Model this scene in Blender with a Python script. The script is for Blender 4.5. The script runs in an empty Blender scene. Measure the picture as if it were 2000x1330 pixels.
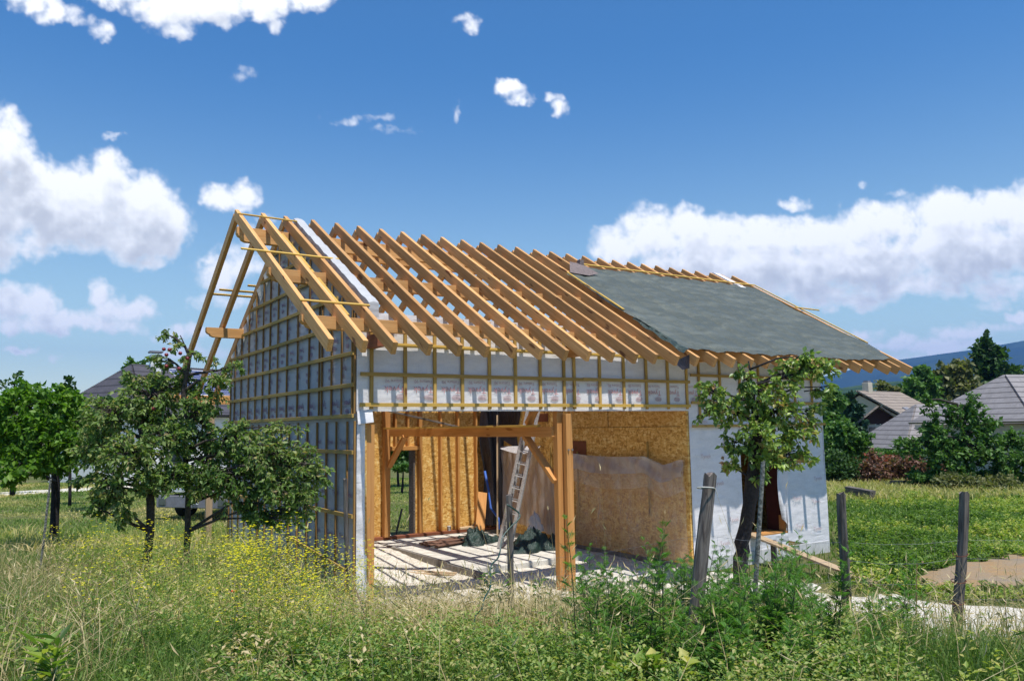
import bpy, bmesh, math, random
import numpy as np
from mathutils import Vector, Matrix

random.seed(7); rng = np.random.default_rng(7)
scn = bpy.context.scene
COL = scn.collection

# ------------------------------------------------------------------ camera
CAM = np.array([-4.67042, -11.45031, 2.68806])
RT = np.array([0.837004, -0.5469946, -0.0148703])
UP = np.array([-0.0470307, -0.0989874, 0.9939767])
FW = np.array([0.5451719, 0.8312631, 0.1085784])
FPX = 1553.419
cam_d = bpy.data.cameras.new("camera"); cam = bpy.data.objects.new("camera", cam_d); COL.objects.link(cam)
cam_d.sensor_width = 36.0; cam_d.lens = FPX / 2000 * 36.0; cam_d.clip_start = 0.05; cam_d.clip_end = 30000
M = Matrix.Identity(4)
for i in range(3):
    M[i][0] = RT[i]; M[i][1] = UP[i]; M[i][2] = -FW[i]; M[i][3] = CAM[i]
cam.matrix_world = M
scn.camera = cam

# ------------------------------------------------------------------ sun
S = Vector((-.13, -1.0, 2.55)).normalized()
sun_d = bpy.data.lights.new("sun", 'SUN'); sun = bpy.data.objects.new("sun", sun_d); COL.objects.link(sun)
sun_d.energy = 4.7; sun_d.angle = math.radians(.55); sun_d.color = (1.0, .95, .87)
sun.rotation_euler = S.to_track_quat('Z', 'Y').to_euler()

# ------------------------------------------------------------------ exposure
scn.view_settings.view_transform = 'Standard'; scn.view_settings.look = 'None'
scn.view_settings.exposure = 0.3; scn.view_settings.gamma = 1.0
scn.view_settings.use_curve_mapping = False
scn.render.engine = 'CYCLES'
scn.cycles.use_denoising = True
scn.cycles.max_bounces = 8; scn.cycles.diffuse_bounces = 3; scn.cycles.glossy_bounces = 2
scn.cycles.transmission_bounces = 4; scn.cycles.transparent_max_bounces = 12; scn.cycles.volume_bounces = 0
scn.cycles.caustics_reflective = False; scn.cycles.caustics_refractive = False

# ------------------------------------------------------------------ node helper
class NT:
    def __init__(s, tree): s.t = tree; s.n = tree.nodes; s.l = tree.links
    def add(s, typ, **kw):
        n = s.n.new(typ)
        for k, v in kw.items(): setattr(n, k, v)
        return n
    def put(s, sock, v):
        if v is None: return
        if isinstance(v, bpy.types.NodeSocket): s.l.new(v, sock)
        else:
            if sock.type == 'RGBA' and len(v) == 3: v = (*v, 1)
            sock.default_value = v
    def math(s, op, a, b=None, c=None, clamp=False):
        n = s.add('ShaderNodeMath', operation=op, use_clamp=clamp)
        s.put(n.inputs[0], a); s.put(n.inputs[1], b); s.put(n.inputs[2], c); return n.outputs[0]
    def vmath(s, op, a, b=None, out=0):
        n = s.add('ShaderNodeVectorMath', operation=op); s.put(n.inputs[0], a)
        if b is not None: s.put(n.inputs[1], b)
        return n.outputs[out]
    def dot(s, a, b): return s.vmath('DOT_PRODUCT', a, b, 1)
    def mix(s, f, a, b, typ='RGBA', blend='MIX'):
        n = s.add('ShaderNodeMix', data_type=typ)
        if typ == 'RGBA': n.blend_type = blend; ia, ib, o = 6, 7, 2
        else: ia, ib, o = 2, 3, 0
        s.put(n.inputs[0], f); s.put(n.inputs[ia], a); s.put(n.inputs[ib], b); return n.outputs[o]
    def noise(s, vec, scale, detail=4, rough=.55, dist=0.0, col=False):
        n = s.add('ShaderNodeTexNoise'); s.put(n.inputs['Vector'], vec)
        n.inputs['Scale'].default_value = scale; n.inputs['Detail'].default_value = detail
        n.inputs['Roughness'].default_value = rough; n.inputs['Distortion'].default_value = dist
        return n.outputs['Color' if col else 'Fac']
    def ramp(s, f, stops, interp='LINEAR'):
        n = s.add('ShaderNodeValToRGB'); s.put(n.inputs[0], f); r = n.color_ramp; r.interpolation = interp
        while len(r.elements) < len(stops): r.elements.new(.5)
        for e, (p, c) in zip(r.elements, stops):
            e.position = p; e.color = (*c, 1) if len(c) == 3 else c
        return n.outputs[0]
    def smooth(s, v, a, b, lo=0.0, hi=1.0):
        n = s.add('ShaderNodeMapRange', interpolation_type='SMOOTHSTEP'); s.put(n.inputs[0], v)
        n.inputs[1].default_value = a; n.inputs[2].default_value = b
        n.inputs[3].default_value = lo; n.inputs[4].default_value = hi; return n.outputs[0]
    def scalev(s, v, sc):
        n = s.add('ShaderNodeMapping'); s.put(n.inputs[0], v); n.inputs['Scale'].default_value = sc; return n.outputs[0]
    def bump(s, h, strength, dist=.02):
        n = s.add('ShaderNodeBump'); s.put(n.inputs['Height'], h)
        n.inputs['Strength'].default_value = strength; n.inputs['Distance'].default_value = dist; return n.outputs[0]

# ------------------------------------------------------------------ sky
world = bpy.data.worlds.new("World"); scn.world = world; world.use_nodes = True
W = NT(world.node_tree); W.n.clear()
def build_sky():
    tc = W.add('ShaderNodeTexCoord'); sp = W.add('ShaderNodeSeparateXYZ'); W.put(sp.inputs[0], tc.outputs['Generated'])
    sky = W.add('ShaderNodeTexSky', sky_type='NISHITA'); sky.sun_disc = False
    sky.sun_elevation = math.asin(S.z); sky.sun_rotation = math.atan2(S.x, S.y)
    sky.altitude = 400; sky.air_density = 1.15; sky.dust_density = .25; sky.ozone_density = 2.2
    t = W.smooth(sp.outputs[2], .04, .46)
    tint = W.mix(t, (1.55, 1.50, 1.18), (.42, .83, 1.12))
    fin = W.mix(1.0, sky.outputs[0], tint, blend='MULTIPLY')
    bg = W.add('ShaderNodeBackground'); W.put(bg.inputs[0], fin); bg.inputs[1].default_value = .106
    out = W.add('ShaderNodeOutputWorld'); W.l.new(bg.outputs[0], out.inputs[0])
build_sky()

# ------------------------------------------------------------------ object helpers
def at(px, py, d):
    """world point seen at photo pixel (px,py) at depth d metres"""
    return Vector(CAM + (FW + RT * (px - 1000) / FPX - UP * (py - 665) / FPX) * d)
def atp(px, py, ax, val):
    d = FW + RT * (px - 1000) / FPX - UP * (py - 665) / FPX
    return Vector(CAM + d * (val - CAM[ax]) / d[ax])
def tag(o, label=None, cat=None, group=None, kind=None):
    if label: o['label'] = label
    if cat: o['category'] = cat
    if group: o['group'] = group
    if kind: o['kind'] = kind
    return o
def thing(name, label, cat, loc=(0, 0, 0), group=None):
    o = bpy.data.objects.new(name, None); COL.objects.link(o); o.location = loc; o.empty_display_size = .2
    PW[o.name] = Matrix.Translation(loc); return tag(o, label, cat, group)
def link(name, me, mat=None, parent=None, mw=None):
    o = bpy.data.objects.new(name, me); COL.objects.link(o)
    if mat is not None and not me.materials: me.materials.append(mat)
    if mw is not None: o.matrix_basis = mw
    if parent is not None:
        o.parent = parent; o.matrix_parent_inverse = PW[parent.name].inverted()
    PW[o.name] = mw.copy() if mw is not None else Matrix.Identity(4)
    return o
PW = {}
def copy_thing(o, offset, parent=None):
    c = o.copy(); COL.objects.link(c)
    if parent is None: c.location = offset
    else: c.parent = parent
    for ch in o.children: copy_thing(ch, None, c)
    return c
class MB:
    def __init__(s): s.v = []; s.f = []
    def add(s, vs, fs):
        b = len(s.v); s.v += [tuple(v) for v in vs]; s.f += [tuple(i + b for i in f) for f in fs]
    def box(s, a, b):
        (x0, y0, z0), (x1, y1, z1) = a, b
        s.add([(x0, y0, z0), (x1, y0, z0), (x1, y1, z0), (x0, y1, z0), (x0, y0, z1), (x1, y0, z1), (x1, y1, z1), (x0, y1, z1)],
              [(0, 3, 2, 1), (4, 5, 6, 7), (0, 1, 5, 4), (1, 2, 6, 5), (2, 3, 7, 6), (3, 0, 4, 7)])
    def beam(s, p0, p1, w, h, up=(0, 0, 1)):
        p0, p1 = Vector(p0), Vector(p1); d = (p1 - p0).normalized(); sd = d.cross(Vector(up)).normalized(); u = sd.cross(d)
        vs = [p + sd * sx * w / 2 + u * sz * h / 2 for p in (p0, p1) for sx, sz in ((-1, -1), (1, -1), (1, 1), (-1, 1))]
        s.add(vs, [(0, 1, 2, 3), (7, 6, 5, 4), (0, 4, 5, 1), (1, 5, 6, 2), (2, 6, 7, 3), (3, 7, 4, 0)])
    def tube(s, pts, rad, n=8, cap=True):
        pts = [Vector(p) for p in pts]; rings = []
        if not hasattr(rad, '__len__'): rad = [rad] * len(pts)
        prev = None
        for i, p in enumerate(pts):
            d = (pts[min(i + 1, len(pts) - 1)] - pts[max(i - 1, 0)]).normalized()
            a = Vector((0, 0, 1)) if abs(d.z) < .9 else Vector((1, 0, 0))
            if prev is not None: a = prev
            sd = d.cross(a).normalized(); u = sd.cross(d); prev = u
            rings.append([p + (sd * math.cos(t) + u * math.sin(t)) * rad[i] for t in [2 * math.pi * k / n for k in range(n)]])
        b = [v for r in rings for v in r]; f = []
        for i in range(len(pts) - 1):
            for k in range(n): f.append((i * n + k, i * n + (k + 1) % n, (i + 1) * n + (k + 1) % n, (i + 1) * n + k))
        if cap: f += [tuple(range(n))[::-1], tuple((len(pts) - 1) * n + k for k in range(n))]
        s.add(b, f)
    def poly(s, pts, thick):
        """prism: polygon points extruded by vector"""
        n = len(pts); t = Vector(thick); vs = [Vector(p) for p in pts] + [Vector(p) + t for p in pts]
        s.add(vs, [tuple(range(n))[::-1], tuple(range(n, 2 * n))] + [(i, (i + 1) % n, n + (i + 1) % n, n + i) for i in range(n)])
    def mesh(s, name, bevel=0, smooth=False):
        me = bpy.data.meshes.new(name); me.from_pydata(s.v, [], s.f); me.update()
        bm = bmesh.new(); bm.from_mesh(me); bmesh.ops.recalc_face_normals(bm, faces=bm.faces)
        if bevel: bmesh.ops.bevel(bm, geom=bm.edges[:], offset=bevel, segments=1, affect='EDGES', clamp_overlap=True)
        if smooth:
            for f in bm.faces: f.smooth = True
        bm.to_mesh(me); bm.free(); return me
    def build(s, name, mat, parent=None, bevel=0, smooth=False):
        return link(name, s.mesh(name, bevel, smooth), mat, parent)
def np_mesh(name, V, F, mat, parent=None, rnd=None, smooth=False):
    me = bpy.data.meshes.new(name); V = np.asarray(V, np.float32); F = np.asarray(F, np.int32)
    k = F.shape[1]; me.vertices.add(len(V)); me.vertices.foreach_set('co', V.ravel())
    me.loops.add(F.size); me.loops.foreach_set('vertex_index', F.ravel())
    me.polygons.add(len(F)); me.polygons.foreach_set('loop_start', np.arange(0, F.size, k, dtype=np.int32))
    if rnd is not None:
        a = me.attributes.new('rnd', 'FLOAT', 'POINT'); a.data.foreach_set('value', np.asarray(rnd, np.float32))
    me.update(calc_edges=True)
    if smooth: me.polygons.foreach_set('use_smooth', np.ones(len(F), bool))
    return link(name, me, mat, parent)
_beams = {}
def beam_obj(name, p0, p1, w, h, mat, parent, up=(0, 0, 1), bevel=.003):
    """a straight timber, its own object with local X along its length (w sideways, h along up)"""
    p0, p1 = Vector(p0), Vector(p1); L = (p1 - p0).length; d = (p1 - p0) / L
    sd = Vector(up).cross(d).normalized(); u = d.cross(sd)
    key = (name, round(L, 3), w, h, mat.name)
    if key not in _beams:
        m = MB(); m.box((-L / 2, -w / 2, -h / 2), (L / 2, w / 2, h / 2)); me = m.mesh(name, bevel); me.materials.append(mat); _beams[key] = me
    c = (p0 + p1) / 2
    mw = Matrix(((d.x, sd.x, u.x, c.x), (d.y, sd.y, u.y, c.y), (d.z, sd.z, u.z, c.z), (0, 0, 0, 1)))
    return link(name, _beams[key], None, parent, mw)

# ------------------------------------------------------------------ materials
def mat(name): 
    m = bpy.data.materials.new(name); m.use_nodes = True; n = NT(m.node_tree)
    b = m.node_tree.nodes['Principled BSDF']; return m, n, b
def wood(name, c1, c2, knot=(.18, .08, .03), rough=.7, grain=1.0, spec=.25, var=.35, weather=0.0, bump=.25):
    m, n, b = mat(name); tc = n.add('ShaderNodeTexCoord'); oi = n.add('ShaderNodeObjectInfo')
    o2 = n.add('ShaderNodeCombineXYZ'); n.put(o2.inputs[0], n.math('MULTIPLY', oi.outputs['Random'], 37.0)); n.put(o2.inputs[1], n.math('MULTIPLY', oi.outputs['Random'], 11.0))
    P = n.vmath('ADD', tc.outputs['Object'], o2.outputs[0])
    g = n.noise(n.scalev(P, (1.3 * grain, 34, 34)), 1.0, 4, .6, .6)
    g2 = n.noise(n.scalev(P, (.7, 5, 5)), 1.0, 3, .5)
    kn = n.noise(n.scalev(P, (2.2, 9, 9)), 1.0, 1, .4)
    col = n.mix(n.smooth(g, .3, .72), c1, c2)
    col = n.mix(n.math('MULTIPLY', n.smooth(g2, .35, .7), .45), col, tuple(x * .72 for x in c1))
    col = n.mix(n.smooth(kn, .70, .76), col, knot)
    v = n.math('MULTIPLY_ADD', oi.outputs['Random'], var, 1 - var / 2)
    col = n.vmath('SCALE', col); n.put(col.node.inputs[3], v)
    if weather: col = n.mix(n.math('MULTIPLY', n.smooth(g2, .3, .7), weather), col, (.22, .20, .19))
    n.put(b.inputs['Base Color'], col); b.inputs['Roughness'].default_value = rough; b.inputs['Specular IOR Level'].default_value = spec
    n.put(b.inputs['Normal'], n.bump(g, bump, .003 if bump < .5 else .012))
    return m
W_RAFT = wood('douglas_rafter', (.70, .39, .155), (.51, .25, .085), knot=(.22, .09, .035), var=.5)
W_POST = wood('douglas_post', (.60, .30, .10), (.47, .215, .065), knot=(.3, .12, .03))
W_BATT = wood('treated_batten', (.50, .33, .10), (.37, .23, .06), var=.4)
W_BATL = wood('yellow_batten', (.66, .43, .10), (.52, .33, .08), var=.3)
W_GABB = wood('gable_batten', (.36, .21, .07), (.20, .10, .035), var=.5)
W_STUD = wood('stud_timber', (.58, .29, .09), (.45, .20, .05))
W_SILL = wood('sill_timber', (.28, .10, .05), (.19, .065, .035))
W_OLD = wood('weathered_post', (.20, .175, .155), (.040, .032, .030), knot=(.02, .018, .015), rough=.95, grain=2.6, var=.2, bump=.9)
W_PLANK = wood('plank', (.56, .42, .27), (.42, .30, .18))
W_BROWN = wood('stacked_board', (.20, .11, .08), (.12, .07, .05))
def osb_mat():
    m, n, b = mat('osb_board'); tc = n.add('ShaderNodeTexCoord'); P = tc.outputs['Object']
    sp = n.add('ShaderNodeSeparateXYZ'); n.put(sp.inputs[0], P)
    cb = n.add('ShaderNodeCombineXYZ'); n.put(cb.inputs[0], n.math('ADD', sp.outputs[0], sp.outputs[1])); n.put(cb.inputs[1], sp.outputs[2])
    v = cb.outputs[0]; wob = n.vmath('MULTIPLY', n.noise(v, 5, 2, .5, col=True), (.16, .16, 0)); v2 = n.vmath('ADD', v, wob)
    a = n.add('ShaderNodeTexVoronoi', feature='F1'); n.put(a.inputs['Vector'], n.scalev(v2, (12, 34, 1))); a.inputs['Scale'].default_value = 1
    a2 = n.add('ShaderNodeTexVoronoi', feature='F1'); n.put(a2.inputs['Vector'], n.scalev(n.vmath('ADD', v2, (5.2, 1.1, 0)), (24, 16, 1))); a2.inputs['Scale'].default_value = 1
    s1 = n.add('ShaderNodeSeparateColor'); n.put(s1.inputs[0], a.outputs['Color']); s2 = n.add('ShaderNodeSeparateColor'); n.put(s2.inputs[0], a2.outputs['Color'])
    col = n.ramp(n.math('MULTIPLY_ADD', s2.outputs[0], .45, n.math('MULTIPLY', s1.outputs[0], .55)), [(.1, (.44, .21, .045)), (.4, (.66, .37, .09)), (.65, (.80, .50, .15)), (.9, (.90, .68, .30))])
    big = n.noise(v, 1.1, 2, .5); col = n.mix(n.smooth(big, .35, .7, 0, .35), col, (.50, .25, .06))
    n.put(b.inputs['Base Color'], col); b.inputs['Roughness'].default_value = .6; b.inputs['Specular IOR Level'].default_value = .3
    n.put(b.inputs['Normal'], n.bump(n.math('ADD', a.outputs['Distance'], s1.outputs[1]), .5, .004)); return m
OSB = osb_mat()
W_OLD2 = wood('grey_post', (.25, .215, .19), (.055, .042, .040), knot=(.03, .02, .02), rough=.95, grain=2.4, var=.2, bump=.9)
def membrane_mat(name, c, dirt=(.5, .47, .5)):
    m, n, b = mat(name); tc = n.add('ShaderNodeTexCoord'); P = tc.outputs['Object']
    a = n.noise(n.scalev(P, (3, 3, 9)), 1, 5, .6); f = n.noise(n.scalev(P, (60, 60, 14)), 1, 3, .6)
    col = n.mix(n.smooth(a, .35, .7, 0, .6), c, tuple(x * .8 for x in c)); col = n.mix(n.smooth(f, .5, .8, 0, .35), col, dirt)
    n.put(b.inputs['Base Color'], col); b.inputs['Roughness'].default_value = .55; b.inputs['Specular IOR Level'].default_value = .3
    w = n.noise(n.scalev(P, (2.2, 2.2, 7)), 1, 4, .55, .6)
    n.put(b.inputs['Normal'], n.bump(w, .55, .03)); return m
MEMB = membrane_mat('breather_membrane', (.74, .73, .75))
MEMG = membrane_mat('breather_membrane_shaded', (.45, .44, .47), (.34, .33, .36))  # gable copy of the membrane, its shade put into a darker colour
def plain(name, c, rough=.6, metal=0, spec=.4, nscale=8, var=.25, bump=0, emit=None):
    m, n, b = mat(name); tc = n.add('ShaderNodeTexCoord')
    a = n.noise(tc.outputs['Object'], nscale, 5, .6)
    col = n.mix(n.smooth(a, .3, .7), c, tuple(x * (1 - var) for x in c)); n.put(b.inputs['Base Color'], col)
    b.inputs['Roughness'].default_value = rough; b.inputs['Metallic'].default_value = metal; b.inputs['Specular IOR Level'].default_value = spec
    if bump: n.put(b.inputs['Normal'], n.bump(a, bump, .02))
    return m
RED = plain('red_print', (.68, .34, .36), .6, var=.4, nscale=30)
RED2 = plain('pale_red_print', (.66, .50, .53), .6, var=.4, nscale=30)
RED3 = plain('shaded_red_print', (.36, .20, .29), .6, var=.5, nscale=30)  # gable print, darkened along with the shade in that membrane
CONC = plain('concrete', (.70, .67, .60), .9, nscale=5, var=.35, bump=.3)
CONCD = plain('concrete_block', (.30, .275, .25), .9, nscale=9, var=.4, bump=.4)
CONCW = plain('rendered_plinth', (.62, .62, .62), .85, nscale=6, var=.2, bump=.2)
DARK = plain('dark_interior', (.045, .025, .02), .9)
ALU = plain('aluminium', (.62, .62, .63), .45, .35, .5, nscale=20, var=.35)
STEEL = plain('steel', (.6, .6, .62), .3, 1.0, .5, nscale=20, var=.15)
WIRE = plain('galvanised_wire', (.24, .25, .28), .6, .4, .5)
BLUE = plain('blue_strap', (.03, .12, .5), .5)
WHITE = plain('white_paint', (.78, .78, .77), .5, nscale=3, var=.12)
CREAM = plain('cream_render', (.56, .50, .40), .9, nscale=3, var=.15)
GLASS = plain('window_glass', (.03, .04, .05), .08, 0, .8)
BLACKR = plain('black_rubber', (.018, .018, .02), .7)
GREYP = plain('grey_bumper', (.22, .22, .25), .5)
HOSE = plain('dark_green_hose', (.012, .06, .045), .35, 0, .6)
def sheet_mat(name, c, c2, rough, bumpst, sc=(2, 2, 2), alpha=None, spec=.5):
    m, n, b = mat(name); tc = n.add('ShaderNodeTexCoord'); P = tc.outputs['Object']
    a = n.noise(n.scalev(P, sc), 1, 6, .62, .8); w = n.noise(n.scalev(P, tuple(3.2 * x for x in sc)), 1, 4, .6, 1.2)
    n.put(b.inputs['Base Color'], n.mix(n.smooth(a, .4, .72), c, c2)); b.inputs['Roughness'].default_value = rough; b.inputs['Specular IOR Level'].default_value = spec
    n.put(b.inputs['Normal'], n.bump(n.math('ADD', a, n.math('MULTIPLY', w, .6)), bumpst, .05))
    if alpha is not None:
        al = n.smooth(w, .35, .75, alpha[0], alpha[1]); n.put(b.inputs['Alpha'], al)
    return m
TARP = sheet_mat('green_grey_tarp', (.088, .098, .078), (.145, .155, .125), .40, 1.0, (1.0, 4.0, 2.4), spec=.32)
TARPD = sheet_mat('dark_green_tarp', (.010, .028, .024), (.03, .065, .055), .4, .8, (6, 6, 6))
BLACKS = sheet_mat('black_polythene', (.012, .012, .018), (.03, .03, .04), .28, .8, (5, 5, 1.2))
CLEAR = sheet_mat('clear_polythene', (.66, .58, .54), (.80, .76, .74), .30, .35, (1.2, 1.2, .5), (.16, .34))
CLEARG = sheet_mat('greyish_polythene', (.50, .44, .42), (.70, .66, .66), .34, .35, (1.2, 1.2, .5), (.50, .72))  # greyer and more opaque than the clear sheet
CLEARW = sheet_mat('white_polythene', (.70, .68, .70), (.85, .84, .86), .4, .6, (3, 3, 3), (.80, .95))
CLOTH = plain('brown_cloth', (.24, .19, .18), .9, nscale=30, var=.5)
def leaf_mat(name, cols, rough=.5, trans=.35, spec=.35, gain=1.5):
    m, n, b = mat(name); at_ = n.add('ShaderNodeAttribute', attribute_name='rnd')
    st = [(i / (len(cols) - 1), tuple(x * gain for x in c)) for i, c in enumerate(cols)]
    col = n.ramp(at_.outputs['Fac'], st); n.put(b.inputs['Base Color'], col)
    b.inputs['Roughness'].default_value = rough; b.inputs['Specular IOR Level'].default_value = spec
    tr = n.add('ShaderNodeBsdfTranslucent'); n.put(tr.inputs[0], n.vmath('MULTIPLY', col, (1.1, 1.25, .5)))
    mx = n.add('ShaderNodeMixShader'); mx.inputs[0].default_value = trans
    n.l.new(b.outputs[0], mx.inputs[1]); n.l.new(tr.outputs[0], mx.inputs[2])
    n.l.new(mx.outputs[0], n.n['Material Output'].inputs[0]); return m
L_APPLE = leaf_mat('apple_leaf', [(.032, .070, .018), (.070, .125, .030), (.11, .17, .045), (.17, .21, .075), (.24, .19, .09)], gain=1.7, trans=.42)
L_MAPLE = leaf_mat('bright_leaf', [(.055, .13, .015), (.10, .22, .02), (.16, .32, .03), (.22, .36, .045)], trans=.4, gain=.95)
L_PEAR = leaf_mat('pear_leaf', [(.030, .062, .018), (.065, .115, .028), (.11, .17, .035), (.20, .27, .055), (.22, .13, .07)], rough=.38, spec=.5, gain=1.75)
L_DARK = leaf_mat('dark_leaf', [(.020, .048, .016), (.038, .080, .024), (.062, .115, .034)])
L_MID = leaf_mat('mid_leaf', [(.035, .085, .02), (.065, .135, .03), (.10, .18, .045)])
L_OLIVE = leaf_mat('olive_leaf', [(.06, .08, .028), (.11, .12, .045), (.16, .155, .065)])
L_CONIF = leaf_mat('conifer_needle', [(.012, .032, .018), (.022, .055, .028), (.035, .075, .035)], trans=.1)
L_PURP = leaf_mat('purple_leaf', [(.05, .035, .025), (.12, .06, .045), (.20, .11, .085), (.09, .10, .04)])
L_REDT = leaf_mat('red_tip_leaf', [(.05, .09, .025), (.22, .05, .03), (.36, .07, .04)])
L_TANSY = leaf_mat('tansy_leaf', [(.024, .068, .014), (.06, .14, .024), (.11, .23, .04)], trans=.45, gain=1.6)
L_WEED = leaf_mat('weed_leaf', [(.030, .065, .014), (.075, .135, .024), (.14, .20, .036), (.27, .27, .07), (.36, .30, .12)], trans=.42, gain=1.85)
L_GRASS = leaf_mat('grass_blade', [(.045, .090, .018), (.090, .145, .030), (.15, .19, .052), (.29, .26, .10), (.42, .33, .17)], trans=.45, rough=.55, gain=1.8)
L_STRAW = leaf_mat('straw_blade', [(.40, .31, .15), (.55, .44, .23), (.68, .57, .34)], trans=.3, rough=.6, gain=1.0)
L_YEL = leaf_mat('mustard_plant', [(.05, .11, .018), (.11, .18, .03), (.72, .62, .02), (.80, .72, .03)], trans=.35, gain=1.15)
L_FRESH = leaf_mat('fresh_leaf', [(.030, .075, .014), (.065, .13, .024), (.12, .19, .038), (.22, .26, .07), (.32, .28, .12)], trans=.4, gain=1.55)
L_PEACH = leaf_mat('lance_leaf', [(.03, .075, .018), (.06, .125, .028), (.10, .18, .04)], trans=.35)
BARK = plain('grey_bark', (.085, .07, .06), .95, nscale=30, var=.6, bump=.8)
BARKD = plain('dark_bark', (.035, .03, .03), .95, nscale=25, var=.6, bump=.8)  # near-black; on the pear trunk the colour stands for its shaded side
LICH = plain('lichen_bark', (.33, .33, .30), .95, nscale=40, var=.75, bump=.8)
STEM = plain('plant_stem', (.09, .10, .04), .8, nscale=20)
STEMB = plain('dry_stem', (.20, .12, .07), .8, nscale=20)

def _perlin(x, y, seed):
    r = np.random.default_rng(seed); pt = r.permutation(512); ga = r.uniform(0, 2 * np.pi, 512); gx = np.cos(ga); gy = np.sin(ga)
    xi = np.floor(x).astype(int); yi = np.floor(y).astype(int); xf = x - xi; yf = y - yi
    u = xf ** 3 * (xf * (xf * 6 - 15) + 10); v = yf ** 3 * (yf * (yf * 6 - 15) + 10)
    def g(ix, iy, dx, dy): h = pt[(pt[ix & 511] + iy) & 511]; return gx[h] * dx + gy[h] * dy
    a = g(xi, yi, xf, yf); b = g(xi + 1, yi, xf - 1, yf); c = g(xi, yi + 1, xf, yf - 1); d = g(xi + 1, yi + 1, xf - 1, yf - 1)
    return (a + u * (b - a)) * (1 - v) + (c + u * (d - c)) * v
def _fbm(x, y, sc, octv, seed, rough=.55, billow=False):
    o = 0; amp = 1; tot = 0; x = x / sc; y = y / sc
    for k in range(octv):
        n = _perlin(x, y, seed + k); n = (np.abs(n) * 2 - .35) if billow else n
        o = o + n * amp; tot += amp; amp *= rough; x = x * 2.03 + 17.1; y = y * 2.03 - 9.3
    return o / tot * 1.6

# ------------------------------------------------------------------ terrain
HX, HY = 0.548418, 0.836205
def snoise(x, y, seed=0, sc=1.0):
    x = np.asarray(x, float) * sc; y = np.asarray(y, float) * sc; r = np.random.default_rng(seed); o = 0
    for k in range(7):
        a = r.uniform(0, 6.28); fq = r.uniform(.6, 2.6); ph = r.uniform(0, 6.28); o = o + np.sin((x * np.cos(a) + y * np.sin(a)) * fq + ph + 1.3 * np.sin((x * np.sin(a) - y * np.cos(a)) * fq * .7 + ph * 2))
    return o / 7 * 1.6
def gz(x, y):
    x = np.asarray(x, float); y = np.asarray(y, float)
    d = (x - CAM[0]) * HX + (y - CAM[1]) * HY
    t = np.clip((12.0 - d) / 7.0, 0, 1); s = t * t * (3 - 2 * t)
    z = -.2 + 1.15 * s
    l = (x - CAM[0]) * HY - (y - CAM[1]) * HX
    near = np.clip((14 - d) / 4, 0, 1)
    z = z + .04 * snoise(x, y, 3, 1.1) * near
    sm = lambda v: (lambda q: q * q * (3 - 2 * q))(np.clip(v, 0, 1))
    z = z + .50 * sm((-1.6 - l) / 2.6) * sm((25 - d) / 13) * sm((d - 5.5) / 4.5)
    far = np.clip((d - 60) / 200, 0, 1)
    z = z - 7 * far * np.clip((l + 10) / 60, 0, 1)
    return z
def gzf(x, y): return float(gz(x, y))
def inb(x, y, m=0.0): return (x > -.05 - m) & (x < 11.4 + m) & (y > -.1 - m) & (y < 9.7 + m)
def gravel_f(x, y):
    """>0 where pale gravel lies"""
    x = np.asarray(x, float); y = np.asarray(y, float)
    a = 1 - np.maximum(np.abs(x - 3.75) / 3.7, np.abs(y - 2.6) / 5.0) * 1.0          # inside and in front of the porch
    # track from porch front to the right foreground
    px = [(.5, -.8), (4.2, -1.2), (5.8, -3.6), (6.6, -5.5), (7.7, -7.7), (9.3, -10.7)]
    best = np.full(x.shape, 9.0)
    for (x0, y0), (x1, y1) in zip(px[:-1], px[1:]):
        dx, dy = x1 - x0, y1 - y0; t = np.clip(((x - x0) * dx + (y - y0) * dy) / (dx * dx + dy * dy), 0, 1)
        best = np.minimum(best, np.hypot(x - x0 - t * dx, y - y0 - t * dy))
    b = 1.95 - best
    return np.maximum(a * 2.2, b) + .32 * snoise(x, y, 11, 2.3) + .12 * snoise(x, y, 12, 8)

def ground_material():
    m, n, b = mat('meadow_ground'); g = n.add('ShaderNodeNewGeometry'); P = g.outputs['Position']
    a = n.noise(P, .35, 5, .6); c = n.noise(P, 2.6, 6, .65); e = n.noise(P, 26, 4, .7)
    col = n.mix(n.smooth(a, .35, .65), (.10, .135, .04), (.18, .175, .075))
    col = n.mix(n.smooth(c, .45, .75, 0, .7), col, (.19, .165, .075))
    col = n.mix(n.smooth(e, .4, .7, 0, .5), col, (.045, .075, .018))
    n.put(b.inputs['Base Color'], col); b.inputs['Roughness'].default_value = .95; b.inputs['Specular IOR Level'].default_value = .1
    n.put(b.inputs['Normal'], n.bump(n.math('ADD', c, e), .8, .08)); return m
def build_ground():
    dd = np.concatenate([np.arange(-6, 22, .4), np.arange(22, 70, 2.0), np.geomspace(70, 9000, 30)])
    ll = np.concatenate([-np.geomspace(9000, 40, 24), np.arange(-38, -14, 2), np.arange(-14, 22, .45), np.arange(22, 40, 2), np.geomspace(40, 9000, 24)])
    D, L = np.meshgrid(dd, ll, indexing='ij'); X = CAM[0] + D * HX + L * HY; Y = CAM[1] + D * HY - L * HX
    Z = gz(X, Y); V = np.stack([X, Y, Z], -1).reshape(-1, 3); nl = len(ll)
    i, j = np.meshgrid(np.arange(len(dd) - 1), np.arange(nl - 1), indexing='ij'); q = (i * nl + j).ravel()
    F = np.stack([q, q + 1, q + nl + 1, q + nl], -1)[:, ::-1]
    o = np_mesh('meadow_ground', V, F, ground_material(), smooth=True); tag(o, kind='structure')
build_ground()
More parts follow.
